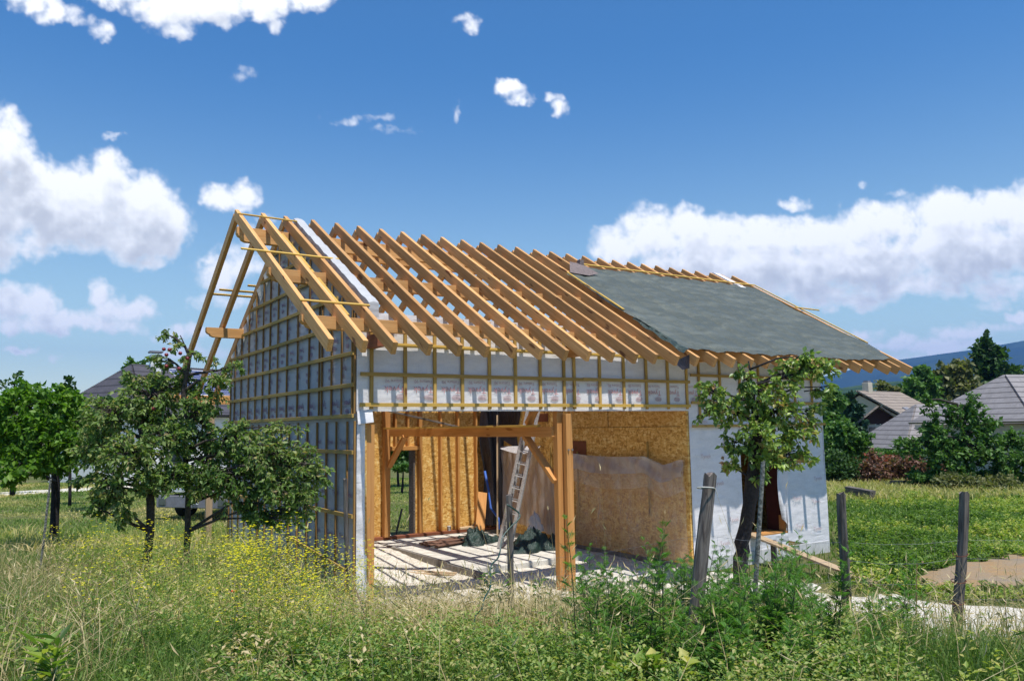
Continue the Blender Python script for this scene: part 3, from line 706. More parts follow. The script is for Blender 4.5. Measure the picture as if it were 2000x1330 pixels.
def cloth_sheet(name, mat_, label, cat, fn, nu=40, nv=40, parent=None):
    U, Vv = np.meshgrid(np.linspace(0, 1, nu), np.linspace(0, 1, nv), indexing='ij'); X, Y, Z = fn(U, Vv)
    V = np.stack(np.broadcast_arrays(X, Y, Z), -1).reshape(-1, 3); i, j = np.meshgrid(np.arange(nu - 1), np.arange(nv - 1), indexing='ij'); q = (i * nv + j).ravel()
    o = np_mesh(name, V, np.stack([q, q + nv, q + nv + 1, q + 1], -1), mat_, parent, smooth=True)
    return tag(o, label, cat) if label else o
# clear plastic on the partition, swagged between its fixing points
fix = np.array([-.05, 1.133, 2.75, 3.63, 4.4]); fixz = np.array([2.08, 2.05, 2.05, 2.06, 1.65])
def pl1(U, T):
    Y = .03 + U * 3.57
    zt = np.interp(Y, [.03, 1.133, 3.6], [2.0, 2.05, 2.06]); s1 = np.clip((Y - .1) / 1.03, 0, 1); s2 = np.clip((Y - 1.133) / 2.5, 0, 1)
    zt = zt - .15 * (1 - np.abs(2 * s1 - 1)) * (Y < 1.133) - .04 * (4 * s2 * (1 - s2)) * (Y >= 1.133)
    zb = -.03 + .03 * np.sin(Y * 4)
    fold = .035 * np.sin(Y * 9 + 3 * (1 - T)) * (.3 + .7 * T) + .03 * snoise(Y, T * 1.2, 91, 3.5)
    sw = .05 * np.exp(-((T - .82) / .09) ** 2)
    return 6.93 - np.abs(fold) - sw, Y, zb + T * (zt - zb)
PS = cloth_sheet('plastic_sheet', CLEAR, 'clear polythene sheet swagged over the chipboard right of the mid post', 'plastic sheet', pl1, 80, 40)
def pl1b(U, T):
    X, Y, Z = pl1(U, .70 + .30 * T); c = np.where(Y < 1.133, (Y - .03) / 1.1, (Y - 1.133) / 2.47); Z = Z - .10 * np.sin(np.pi * np.clip(c, 0, 1)) * (1 - T)
    return X - .03 - .02 * np.sin(T * 9 + Y * 4), Y, Z
cloth_sheet('gathered_fold', CLEAR, None, None, pl1b, 70, 20, PS)
def pl1c(U, T):
    X, Y, Z = pl1(U, .84 + .16 * T); c = np.where(Y < 1.133, (Y - .03) / 1.1, (Y - 1.133) / 2.47); Z = Z - .05 * np.sin(np.pi * np.clip(c, 0, 1)) * (1 - T)
    return X - .055 - .02 * np.sin(T * 7 - Y * 6), Y, Z
cloth_sheet('gathered_fold', CLEARG, None, None, pl1c, 70, 14, PS)
def pl2(U, T):
    Y = 3.75 + U * 3.15; zt = np.interp(Y, [3.75, 4.3, 5.3, 6.9], [1.0, 1.55, 2.0, 2.15]); zb = np.interp(Y, [3.75, 4.2, 5, 6.9], [.12, .0, .15, .3])
    fold = .04 * np.sin(Y * 11) * (1 - .4 * T) + .03 * snoise(Y, T, 95, 4)
    return 6.90 - np.abs(fold), Y, zb + T * (zt - zb)
cloth_sheet('plastic_sheet', CLEARG, 'greyish polythene sheet hanging behind the ladder down to the green heap', 'plastic sheet', pl2, 60, 40)
def pl3(U, T):
    Y = 4.9 + U * 1.95; zt = 2.22 - .03 * U; sag = .16 * np.sin(np.clip(1 - U, 0, 1) * math.pi * .75)
    return 6.86 - .18 * (1 - T) * (1 - U * .7), Y, zt - (1 - T) * (.03 + sag)
cloth_sheet('plastic_sheet', CLEARW, 'white fold of plastic catching the sun at the top of the sheet behind the ladder', 'plastic sheet', pl3, 24, 10)
for y, z0, z1 in ((1.133, .8, 2.35), (3.55, .5, 2.1), (4.6, 1.0, 2.2), (6.0, .9, 1.9)):
    beam_obj('upright_batten', (6.955, y, z0), (6.955, y, z1), .035, .03, W_BATT, H, up=(-1, 0, 0))
def bl(U, T):
    Z = .12 + T * 3.4; c = 6.70 + .05 * np.sin(T * 6); wdt = .62 * (1 - .25 * T) + .05 * np.sin(T * 11)
    return c + (U - .5) * wdt + .03 * snoise(U * 3, T * 2, 97, 3), 6.98 + .10 * np.sin(U * 14 + T * 2) + .03 * snoise(U * 5, T * 3, 98, 3) - .25 * U, Z
cloth_sheet('black_sheet', BLACKS, 'black polythene hanging in folds in the back corner of the porch', 'plastic sheet', bl, 50, 60)
def bl2(U, T): return 6.75 + U * .2, 6.75 - U * .75 + .1 * np.sin(T * 5), 2.55 + T * .75 - .35 * U * (1 - T) - .1
cloth_sheet('black_sheet', BLACKS, 'grey black flap of polythene folded over a stick high in the corner', 'plastic sheet', bl2, 14, 14)
po = thing('wooden_pole', 'pale slim wooden pole standing upright in front of the black plastic', 'pole', (5.95, 5.45, -.03))
beam_obj('shaft', (5.90, 5.45, -.03), (5.97, 5.5, 3.0), .035, .03, W_PLANK, po)
tag(beam_obj('wooden_plank', (6.05, 6.55, -.02), (6.42, 7.0, .98), .24, .03, W_POST, None, up=(-.3, -1, .5)), 'wide orange plank leaning in the back corner by the black plastic', 'plank')
# heap of dark green tarp
def heap(name, c, r, h, m, label, cat, seed):
    n = 46; U, Vv = np.meshgrid(np.linspace(0, 2 * np.pi, n), np.linspace(0, 1, 22), indexing='ij')
    rr = (1 - Vv ** 1.5) * (1 + .3 * np.sin(U * 3 + seed) + .12 * np.sin(U * 7 + seed)); X = c[0] + r[0] * rr * np.cos(U); Y = c[1] + r[1] * rr * np.sin(U)
    k = snoise(X * 1.0, Y, seed, 9) + .7 * snoise(X, Y, seed + 1, 19); Z = c[2] + h * Vv ** .8 * (1 + .35 * k) ; Z = np.maximum(Z + .04 * k, c[2] - .02)
    X = X + .03 * snoise(X, Z, seed + 2, 18); V = np.stack([X, Y, Z], -1).reshape(-1, 3)
    i, j = np.meshgrid(np.arange(n - 1), np.arange(21), indexing='ij'); q = (i * 22 + j).ravel()
    return tag(np_mesh(name, V, np.stack([q, q + 22, q + 23, q + 1], -1), m, None, smooth=False), label, cat)
heap('tarp_heap', (5.65, 3.55, -.05), (.62, .50), .38, TARPD, 'crumpled dark green tarpaulin heaped at the foot of the ladder', 'tarpaulin', 3)
heap('tarp_heap', (5.15, 5.2, -.04), (.5, .4), .30, TARPD, 'dark crumpled tarpaulin lying left of the pole on the slab', 'tarpaulin', 8)
heap('plastic_bag', (6.55, 4.75, .18), (.16, .2), .45, CLEARW, 'white plastic bundle bulging above the green heap', 'bag', 5)
heap('tarp_heap', (6.0, -.35, -.19), (.75, .25), .22, TARPD, 'teal tarpaulin edge lying in the weeds before the clear plastic', 'tarpaulin', 12)
mb = MB()
mb.tube([(5.95, 6.1, 1.6), (6.0, 6.0, 1.1), (5.93, 5.8, .7), (6.03, 5.6, .45), (5.98, 5.5, .2)], .03, 6); tag(mb.build('blue_strap', BLUE, smooth=True), 'blue strap dangling from the pole in the corner', 'strap')
# stacked rough boards on the slab
t = thing('board_stack', 'dark brown rough boards piled on the sunlit slab', 'board stack', (4.55, 5.2, -.03))
for k, (x0, y0, x1, y1, z) in enumerate(((3.95, 5.75, 5.35, 5.9, .005), (3.9, 5.4, 5.25, 5.55, .005), (3.98, 5.05, 5.2, 5.35, .03), (3.95, 5.55, 5.2, 5.7, .055), (4.0, 5.2, 5.3, 5.45, .075))):
    beam_obj('board', (x0, y0, z), (x1, y1, z + .01), .15, .03, W_BROWN, t, bevel=.006)
for k, (a, b) in enumerate((((2.4, 3.6, -.13), (3.1, 2.5, -.12)), ((2.25, 3.4, -.13), (3.0, 2.4, -.13)))):
    tag(beam_obj('offcut_lath', a, b, .05, .03, W_PLANK, None), 'thin pale timber offcut lying in the gravel %s' % ('nearer the slab edge' if k == 0 else 'left of its neighbour'), 'timber offcut')
# small things on the sill
mb = MB(); mb.tube([(5.52, BY - .13, .036), (5.52, BY - .13, .15)], .055, 16); c_ = mb.build('paint_can', STEEL, smooth=False); tag(c_, 'small silver can standing on the back sill', 'can')
mb = MB(); mb.tube([(5.52, BY - .13, .151), (5.52, BY - .13, .158)], .05, 16); mb.build('lid', WHITE, c_)
t = thing('hand_saw', 'pale toolbox tray with a handle on the back sill under the studs', 'tool', (6.1, BY - .14, .036))
mb = MB(); mb.box((5.82, BY - .2, .036), (6.35, BY - .06, .10)); mb.build('tray', W_PLANK, t, .01); mb = MB(); mb.tube([(6.2, BY - .13, .10), (6.35, BY - .13, .2), (6.42, BY - .13, .22)], .02, 8); mb.build('handle', W_PLANK, t)
tag(heap('stone', (4.15, BY + .55, -.2), (.16, .12), .18, CONC, 'rounded pale stone just outside the back doorway', 'stone', 22))
mb = MB(); mb.beam((4.45, BY + .9, -.2), (4.75, BY + 1.1, .55), .04, .04); tag(mb.build('dark_stake', W_OLD), 'short dark stake leaning outside the back doorway', 'stake')
tag(beam_obj('loose_board', (3.0, .9, 2.985), (6.1, 3.3, 2.66), .10, .035, W_PLANK, H)) if False else None
beam_obj('loose_board', (2.45, 4.9, 3.16), (4.62, 5.1, 2.72), .07, .04, W_OLD, H)
# ramp plank at the door
rp = thing('ramp_plank', 'long pale plank sloping from the doorway down to the gravel', 'plank', (8.57, -2.85, -.1))
za = gzf(8.57, -2.85)
beam_obj('board', (8.80, .10, .40), (8.57, -2.85, za + .05), .22, .045, W_PLANK, rp)
beam_obj('support_post', (8.86, -.45, -.2), (8.86, -.45, .32), .09, .09, W_OLD, rp, up=(0, 1, 0))

# ================================================================== fence
def post(name, px, py, d, foot_px, foot_py, r, label, m=W_OLD, sides=9, group='old fence posts in front of the house', square=False, seed=1):
    top = at(px, py, d); rr = random.Random(seed)
    ft = at(foot_px, foot_py, d); z = gzf(ft.x, ft.y) - .15
    ax = (ft - top); s_ = (z - top.z) / ax.z; ft = top + ax * s_
    n = 14; V = []; F = []
    prof = [1 + rr.uniform(-.13, .13) for _ in range(sides)]
    for i in range(n + 1):
        t_ = i / n; c = top.lerp(ft, t_); bend = math.sin(t_ * 3.1 + seed) * r * .5 + math.sin(t_ * 8 + seed * 2) * r * .18
        for k in range(sides):
            a = 2 * math.pi * k / sides + .3; q = r * (prof[k] + rr.uniform(-.05, .05)) * (.92 + .16 * t_)
            sq = 1 if not square else min(1.35, 1 / max(abs(math.cos(a)), abs(math.sin(a))))
            dz = rr.uniform(-.02, .02) if i == 0 else 0
            V.append((c.x + math.cos(a) * q * sq + bend, c.y + math.sin(a) * q * sq, c.z + dz))
    for i in range(n):
        for k in range(sides): F.append((i * sides + k, i * sides + (k + 1) % sides, (i + 1) * sides + (k + 1) % sides, (i + 1) * sides + k))
    F.append(tuple(range(sides))[::-1])
    base = Vector(ft); h = (top - ft).length; dz = (top - ft).normalized()
    q = dz.to_track_quat('X', 'Z').to_matrix().to_4x4(); mw = Matrix.Translation(base) @ q; inv = mw.inverted()
    me = bpy.data.meshes.new(name); me.from_pydata([inv @ Vector(v) for v in V], [], F); me.update()
    o = link(name, me, m, None, mw); tag(o, label, 'fence post', group); return o, top, ft
P1 = post('fence_post', 1381, 926, 6.3, 1344, 1345, .056, 'thick grey leaning fence post with pale wire around its head', m=W_OLD2, seed=1)
mb = MB(); a = P1[1] + (P1[2] - P1[1]).normalized() * .11
mb.tube([a + Vector((math.cos(k * .7) * .068, math.sin(k * .7) * .068, -.012 * math.sin(k * .7 + 1))) for k in range(10)], .006, 6); mb.tube([a + Vector((.05, -.05, 0)), a + Vector((.065, -.06, -.06))], .004, 5)
mb.build('wire_wrap', plain('pale_wire', (.6, .58, .52), .5), P1[0])
P1b = post('fence_post', 1386, 985, 6.5, 1352, 1345, .030, 'thinner grey post standing close behind the thick leaning post', seed=2)
P2 = post('fence_post', 994, 968, 8.2, 1005, 1240, .034, 'split grey fence post with the green hose hung on it', m=W_OLD2, seed=3)
P3 = post('fence_post', 675, 936, 10.2, 682, 1150, .030, 'thin grey post beside the corner of the gable wall', seed=4)
P4 = post('fence_post', 1646, 962, 7.1, 1655, 1275, .039, 'dark square-cut fence post in front of the ramp plank', seed=5, square=True, sides=8)
P5 = post('fence_post', 1884, 962, 7.0, 1862, 1285, .044, 'round grey fence post on the far right with rusty wire ties', m=W_OLD2, seed=6)
mb = MB(); 
for s_ in (.35, .5, .62):
    a = P5[1].lerp(P5[2], s_); mb.tube([a + Vector((math.cos(k * .75) * .062, math.sin(k * .75) * .062, .01 * math.sin(k))) for k in range(9)], .004, 5)
mb.build('wire_wrap', plain('rusty_wire', (.16, .05, .03), .8), P5[0])
P6 = post('stake', 1489, 900, 6.9, 1464, 1345, .022, 'slim lichen covered stake in front of the pear tree trunk', m=LICH, seed=7, sides=7); P6[0]['category'] = 'stake'
P7 = post('stake', 98, 935, 12.5, 84, 1068, .019, 'thin leaning stake in the meadow left of the apple trees', m=LICH, seed=8, sides=6); P7[0]['category'] = 'stake'
fe = thing('wire_fence', 'thin sheep wire netting strung between the old fence posts', 'fence', tuple(P2[2]))
def wire_span(A, B, hs, name='wire_netting', vstep=.16, sag=.04):
    mb = MB(); (_, ta, fa), (_, tb, fb_) = A, B; L = (tb - ta).length; n = max(3, int(L / .35))
    def P(t_, h):
        a = fa.lerp(ta, h / (ta - fa).length); b = fb_.lerp(tb, h / (tb - fb_).length); p = a.lerp(b, t_); p.z -= sag * math.sin(math.pi * t_) * (1 + .3 * math.sin(h * 9)); return p
    for h in hs: mb.tube([P(k / n, h) for k in range(n + 1)], .0011, 3, cap=False)
    q = vstep
    while q < L:
        mb.tube([P(q / L, hs[0]), P(q / L + .003, hs[-1])], .0008, 3, cap=False); q += vstep
    mb.build(name, WIRE, fe)
HS = [.45, .62, .80, .98, 1.14]
wire_span(P3, P2, HS, sag=.08); wire_span(P2, P1, HS, sag=.05); wire_span(P1, P4, HS, sag=.05); wire_span(P4, P5, HS)
PR = (None, P5[1] + Vector((2.6, -1.9, .05)), P5[2] + Vector((2.6, -1.9, .05))); wire_span(P5, PR, HS)
PL = (None, P3[1] + Vector((-5.5, 3.4, -.3)), P3[2] + Vector((-5.5, 3.4, -.3))); wire_span(P3, PL, HS, vstep=.4)
# hose
pts = [(990, 985, 8.1), (1012, 1000, 8.15), (1014, 1012, 8.1), (996, 1030, 8.0), (981, 1050, 7.9), (977, 1075, 7.8), (972, 1090, 7.7), (960, 1103, 7.6), (957, 1122, 7.5), (958, 1145, 7.3), (946, 1168, 7.1), (941, 1188, 6.9), (928, 1203, 6.7), (926, 1230, 6.4), (925, 1252, 6.2), (912, 1275, 6.0), (910, 1300, 5.8), (898, 1330, 5.6), (885, 1370, 5.4)]
mb = MB(); P = [at(*p) for p in pts]; PP = []
for i in range(len(P) - 1):
    for s_ in range(4):
        t_ = s_ / 4; p0 = P[max(i - 1, 0)]; p1 = P[i]; p2 = P[i + 1]; p3 = P[min(i + 2, len(P) - 1)]
        PP.append(.5 * ((2 * p1) + (p2 - p0) * t_ + (2 * p0 - 5 * p1 + 4 * p2 - p3) * t_ ** 2 + (3 * p1 - p0 - 3 * p2 + p3) * t_ ** 3))
mb.tube(PP, .0075, 8); tag(mb.build('garden_hose', HOSE, smooth=True), 'dark green hose hanging from the split post down into the grass', 'hose')

# ================================================================== plants
def leaves_np(P, D, Nn, L, Wd, fold=.25):
    """leaf blades: P base, D direction, Nn facing, L length, Wd width -> V,F (two folded triangles each)"""
    D = D / np.linalg.norm(D, axis=1, keepdims=True); S_ = np.cross(D, Nn); S_ /= np.maximum(np.linalg.norm(S_, axis=1, keepdims=True), 1e-6); N2 = np.cross(S_, D)
    L = L[:, None]; Wd = Wd[:, None]; mid = P + D * L * .45 + N2 * Wd * fold
    tip = P + D * L - N2 * L * .10
    V = np.stack([P, mid + S_ * Wd / 2, tip, mid - S_ * Wd / 2], 1).reshape(-1, 3); n = len(P); b = np.arange(n)[:, None] * 4
    # a ridge: base-mid-tip centre line lies lower than the two sides
    F = np.concatenate([b + np.array([[0, 1, 2]]), b + np.array([[0, 2, 3]])], 1).reshape(-1, 3)
    return V, F
def rndvec(n, r=rng): 
    v = r.normal(size=(n, 3)); return v / np.linalg.norm(v, axis=1, keepdims=True)
def tree(name, label, cat, trunk, blobs, leafsize, lmat, bmat, group=None, ntw=None, per=None, twig_r=.004, limb_r=.03, droop=.2, seed=1, fruit=None, wid=.5, spread=.0, limbs=True, sides=6, dens=1.0):
    """trunk: list of (point, radius); blobs: list of (centre, (rx,ry,rz), leaves)"""
    r = np.random.default_rng(seed); pr = random.Random(seed)
    t = thing(name, label, cat, tuple(trunk[0][0]), group); mb = MB()
    tp = [Vector(p) for p, _ in trunk]; tr = [q for _, q in trunk]
    # trunk with slight wobble
    pts = []; rad = []
    for i in range(len(tp) - 1):
        for s_ in range(4):
            q = s_ / 4; pts.append(tp[i].lerp(tp[i + 1], q) + Vector((pr.uniform(-1, 1), pr.uniform(-1, 1), 0)) * tr[i] * .22); rad.append((tr[i] * (1 - q) + tr[i + 1] * q) * pr.uniform(.92, 1.08))
    pts.append(tp[-1]); rad.append(tr[-1]); mb.tube(pts, rad, 9)
    LP = []; LD = []; 
    for (c, rd, nl) in blobs:
        c = Vector(c); nl = int(nl * dens)
        # limb from the nearest lower trunk point
        cand = [p for p in pts if p.z < c.z - (.12 if limbs else -.1)] or pts[:1]; base = min(cand[len(cand) // 3:] or cand, key=lambda p: (p - c).length + .4 * max(0, c.z - p.z) * 0)
        if limbs:
            midp = base.lerp(c, .5) + Vector((pr.uniform(-1, 1), pr.uniform(-1, 1), pr.uniform(0, 1))) * (c - base).length * .12
            seg = [base, base.lerp(midp, .5), midp, midp.lerp(c, .5), c]; mb.tube(seg, [limb_r, limb_r * .85, limb_r * .65, limb_r * .45, limb_r * .28], sides)
        nt = ntw or max(4, int(nl / 22)); k_ = per or max(1, int(nl / nt))
        for _ in range(nt):
            v = r.normal(size=3); v /= np.linalg.norm(v); q = r.uniform(.35, 1.0) ** .5 * (1 + spread * r.uniform(-.3, .6))
            tipp = c + Vector((v[0] * rd[0], v[1] * rd[1], v[2] * rd[2])) * q; tipp.z -= droop * (tipp - c).length * .5
            st = c.lerp(base, r.uniform(0, .35)) if limbs else c
            if limbs:
                m1 = st.lerp(tipp, .5) + Vector((0, 0, .12 * (tipp - st).length)); mb.tube([st, m1, tipp], [twig_r * 2, twig_r * 1.3, twig_r * .6], 4, cap=False)
            else: m1 = st.lerp(tipp, .5)
            tt = r.uniform(.35, 1.03, k_) ** .8
            A = np.array(st); B = np.array(m1); Cc = np.array(tipp)
            Q = (1 - tt)[:, None] ** 2 * A + 2 * ((1 - tt) * tt)[:, None] * B + (tt ** 2)[:, None] * Cc
            if not limbs: Q = Q + r.normal(size=Q.shape) * np.array(rd) * .10
            dirn = (Cc - A) / (np.linalg.norm(Cc - A) + 1e-6)
            Dd = rndvec(k_, r) + dirn * .5; Dd[:, 2] -= droop * 1.6
            LP.append(Q + rndvec(k_, r) * leafsize * .35); LD.append(Dd)
    P = np.concatenate(LP); D = np.concatenate(LD); n = len(P)
    N = rndvec(n, r) * .8; N[:, 2] += .7
    L = leafsize * r.uniform(.6, 1.25, n); V, F = leaves_np(P, D, N, L, L * wid * r.uniform(.8, 1.2, n))
    cl = .5 + .28 * snoise(P[:, 0] * 3 + P[:, 2] * 2, P[:, 1] * 3 - P[:, 2] * 2.3, seed, 1.0)
    rn = np.clip(cl + r.normal(0, .19, n), 0, 1); 
    mb.build('trunk', bmat, t, smooth=True); np_mesh('crown', V, F, lmat, t, np.repeat(rn, 4))
    if fruit:
        for (p, q) in fruit:
            f = MB(); k = 8
            p = Vector(p); rings = 6
            vs = [p + Vector((math.cos(a * 2 * math.pi / k) * math.sin(b * math.pi / rings) * q, math.sin(a * 2 * math.pi / k) * math.sin(b * math.pi / rings) * q, math.cos(b * math.pi / rings) * q * .92)) for b in range(rings + 1) for a in range(k)]
            fs = [(b * k + a, b * k + (a + 1) % k, (b + 1) * k + (a + 1) % k, (b + 1) * k + a) for b in range(rings) for a in range(k)]
            f.add(vs, fs); f.build('apple', APPLE, t, smooth=True)
    return t
APPLE = plain('red_apple', (.30, .045, .05), .3, nscale=20, var=.6)
def B(px, py, d, rx, ry, nl, rd=None):
    """crown clump seen at a pixel: radii in photo pixels"""
    k = d / FPX; return (at(px, py, d), (rx * k, (rd or (rx + ry) / 2) * k, ry * k), nl)
def G(px, d, dz=0):
    p = at(px, 900, d); return Vector((p.x, p.y, gzf(p.x, p.y) + dz))
# --- apple trees left
d = 10.6
tree('apple_tree', 'leafy apple tree with wide low crown left of the gable wall, darker stem', 'tree',
     [(G(291, d, -.1), .06), (at(296, 985, d), .052), (at(294, 925, d), .048), (at(280, 860, d + .2), .036), (at(262, 800, d + .3), .02)],
     [B(215, 800, d, 62, 50, 1100), B(300, 765, d + .3, 60, 45, 900), B(180, 870, d, 45, 48, 900), B(250, 880, d - .3, 60, 50, 1200), B(330, 850, d + .1, 60, 55, 1200), B(205, 945, d - .2, 36, 55, 700), B(240, 990, d - .3, 18, 36, 220), B(155, 935, d, 22, 20, 140), B(310, 800, d + .6, 60, 50, 1000), B(345, 925, d, 60, 35, 800), B(275, 735, d + .4, 40, 22, 350), B(190, 840, d + .4, 40, 30, 500), B(400, 820, d + .4, 40, 50, 700), B(370, 740, d + .4, 30, 30, 350), B(300, 935, d - .2, 50, 32, 800), B(180, 985, d - .3, 22, 26, 200)],
     .075, L_APPLE, BARK, group='apple trees left of the house', seed=11, limb_r=.028, droop=.35, dens=1.2, spread=.5)
d = 10.9
tree('apple_tree', 'apple tree with bare upper shoots, red apples and a branch across the gable wall', 'tree',
     [(G(370, d, -.1), .045), (at(368, 985, d), .04), (at(364, 900, d), .036), (at(366, 820, d), .032), (at(358, 765, d), .035), (at(372, 700, d), .018), (at(352, 655, d), .006)],
     [B(470, 850, d - .2, 55, 38, 1000), B(540, 880, d - .4, 60, 48, 1500), B(600, 905, d - .5, 42, 42, 800), B(470, 925, d - .3, 62, 55, 1300), B(560, 950, d - .5, 60, 50, 1200), B(600, 985, d - .6, 28, 40, 420), B(410, 890, d, 48, 62, 900), B(500, 985, d - .4, 40, 30, 500), B(430, 740, d, 30, 55, 330), B(460, 715, d + .1, 22, 22, 130), B(330, 700, d, 40, 26, 170), B(318, 650, d, 20, 12, 50), B(375, 690, d, 25, 30, 110), B(350, 665, d, 26, 22, 70), B(560, 830, d - .3, 40, 14, 240), B(385, 800, d, 40, 50, 500), B(636, 930, d - .5, 16, 20, 140), B(400, 945, d - .1, 50, 34, 800), B(540, 1010, d - .5, 44, 22, 450)],
     .073, L_APPLE, BARK, group='apple trees left of the house', seed=12, limb_r=.024, droop=.35, dens=1.05, spread=.5,
     fruit=[(at(x, y, d - .3), .027) for x, y in ((320, 682), (331, 683), (325, 693), (366, 700), (325, 715), (350, 720), (300, 798), (287, 840), (352, 690))])
# --- pear tree in front of the right wall
d = 12.3
tree('pear_tree', 'gnarled pear tree with black leaning trunk in front of the doorway', 'tree',
     [(G(1440, d, -.1), .15), (at(1447, 1090, d), .11), (at(1456, 1030, d), .105), (at(1466, 970, d), .11), (at(1474, 900, d), .09), (at(1478, 840, d), .06), (at(1470, 770, d), .035), (at(1462, 705, d), .012)],
     [B(1385, 765, d, 40, 30, 260), B(1420, 800, d, 45, 40, 420), B(1475, 760, d, 40, 48, 430), B(1452, 735, d - .2, 28, 28, 160), B(1535, 735, d, 36, 40, 330), B(1590, 720, d, 40, 26, 300), B(1630, 712, d, 24, 22, 150), B(1575, 695, d, 20, 12, 60), B(1520, 800, d, 50, 45, 520), B(1475, 850, d - .2, 50, 45, 520), B(1560, 850, d, 40, 42, 400), B(1540, 885, d - .1, 45, 26, 330), B(1590, 800, d + .1, 20, 35, 170), B(1430, 860, d, 30, 30, 170), B(1500, 905, d - .2, 30, 30, 160), B(1425, 910, d, 16, 16, 40), B(1580, 890, d, 24, 20, 110), B(1480, 930, d - .2, 22, 22, 90), B(1610, 755, d, 26, 26, 120), B(1375, 800, d, 22, 26, 90)],
     .105, L_PEAR, BARKD, seed=13, limb_r=.022, droop=.35, wid=.55, per=20, twig_r=.005)
# --- bright tree at the far left
d = 17
tree('leafy_tree', 'bright green spreading tree at the left edge', 'tree',
     [(G(110, 19, -.1), .11), (at(110, 940, 19), .09), (at(106, 880, 19), .08), (at(90, 820, 18.5), .08)],
     [B(40, 800, d, 75, 48, 1500), B(110, 790, d + .6, 62, 42, 1200), B(20, 850, d, 60, 50, 1100), B(90, 850, d - .2, 62, 48, 1400), B(140, 830, d + 1, 30, 30, 420), B(40, 905, d - .5, 50, 28, 600), B(18, 935, d - .8, 20, 18, 160), B(-40, 840, d, 60, 70, 900), B(60, 760, d + 1, 45, 22, 500), B(80, 912, d, 22, 14, 90), B(135, 875, d + 1, 36, 34, 700), B(110, 905, d + .6, 40, 20, 500), B(150, 800, d + 1.2, 26, 30, 400)],
     .15, L_MAPLE, BARKD, seed=14, limb_r=.05, droop=.3, wid=.6, spread=.55, dens=.85)
def far_tree(name, label, cat, px, d, foot_py, blobs, ls, lm, seed, group=None, tr=.07, bm=BARKD, limbs=False, wid=.8, droop=.0, zfoot=None):
    k = d / FPX; ft = at(px, foot_py, d); base = Vector((ft.x, ft.y, gzf(ft.x, ft.y) - .1 if zfoot is None else zfoot))
    top = at(blobs[0][0], blobs[0][1], d)
    return tree(name, label, cat, [(base, tr), (base.lerp(top, .5), tr * .7), (base.lerp(top, .9), tr * .35)], [B(x, y, d, rx, ry, n) for (x, y, rx, ry, n) in blobs], ls, lm, bm, group, seed=seed, limbs=limbs, wid=wid, droop=droop, limb_r=tr * .4)
# left background
far_tree('bare_tree', 'nearly bare thin tree top above the bright green tree', 'tree', 27, 38, 930, [(28, 745, 22, 32, 30), (20, 760, 30, 25, 30), (45, 770, 40, 20, 50)], .25, L_DARK, 21, limbs=True, tr=.12)
far_tree('leafy_tree', 'slim dark tree showing between the bright tree and the slate roof', 'tree', 138, 32, 930, [(140, 760, 14, 24, 170), (125, 775, 14, 14, 100), (155, 782, 10, 14, 70), (135, 790, 26, 20, 200)], .26, L_DARK, 22)
far_tree('leafy_tree', 'dark bushy tree hidden low behind the apple tree crown', 'tree', 190, 30, 930, [(190, 830, 40, 40, 700), (180, 870, 45, 40, 700), (215, 800, 30, 30, 400)], .22, L_DARK, 23)
far_tree('leafy_tree', 'pale green tree top just showing over the slate roof', 'tree', 250, 75, 900, [(252, 712, 14, 9, 120), (275, 710, 14, 7, 80), (262, 722, 25, 12, 100)], .4, L_MID, 24)
# right background
gR = 'trees behind the houses on the right'
far_tree('poplar_tree', 'tall narrow poplar rising right of the tile roofs', 'tree', 1930, 95, 880, [(1930, 790, 28, 45, 700), (1925, 735, 22, 40, 600), (1938, 700, 18, 30, 380), (1915, 690, 13, 26, 260), (1925, 670, 12, 14, 120), (1945, 740, 20, 35, 350), (1935, 830, 40, 40, 500)], .75, L_DARK, 31, gR)
far_tree('leafy_tree', 'broad olive green tree left of the tall poplar', 'tree', 1870, 90, 880, [(1870, 760, 42, 50, 1100), (1860, 730, 25, 30, 450), (1885, 720, 20, 22, 300), (1840, 790, 30, 38, 500), (1890, 800, 30, 30, 400)], .62, L_OLIVE, 32, gR)
far_tree('leafy_tree', 'round green tree right above the dark barn gable', 'tree', 1798, 85, 880, [(1798, 750, 30, 32, 800), (1785, 775, 26, 30, 450), (1815, 785, 26, 35, 450), (1800, 725, 16, 12, 160)], .55, L_MID, 33, gR)
far_tree('leafy_tree', 'small ragged tree just right of the poplar', 'tree', 1962, 90, 880, [(1960, 725, 14, 22, 200), (1975, 735, 16, 18, 180), (1955, 760, 22, 30, 300), (1990, 725, 12, 12, 90), (1975, 770, 30, 25, 300)], .6, L_DARK, 34, gR)
far_tree('bush', 'dry olive bush behind the ridge of the beige house', 'bush', 1730, 100, 860, [(1732, 757, 24, 12, 260), (1745, 765, 18, 12, 150)], .6, L_OLIVE, 35)
far_tree('conifer_tree', 'dark spreading conifer left of the dark barn gable', 'tree', 1665, 62, 880, [(1665, 825, 24, 22, 420), (1665, 800, 14, 20, 240), (1660, 782, 6, 12, 90), (1640, 830, 20, 18, 260), (1688, 835, 18, 16, 200), (1660, 855, 40, 16, 350)], .45, L_CONIF, 36)
far_tree('leafy_tree', 'light green tree between the house corner and the conifer', 'tree', 1625, 55, 880, [(1625, 790, 22, 30, 380), (1618, 830, 24, 30, 380), (1640, 775, 16, 18, 160), (1622, 865, 26, 22, 300)], .42, L_MID, 37)
far_tree('leafy_tree', 'bushy green tree close to the right corner of the house', 'tree', 1640, 38, 950, [(1640, 850, 34, 32, 900), (1625, 890, 34, 34, 800), (1668, 870, 28, 30, 600), (1655, 905, 36, 28, 700), (1690, 855, 16, 16, 160), (1640, 935, 40, 24, 500)], .22, L_MID, 38)
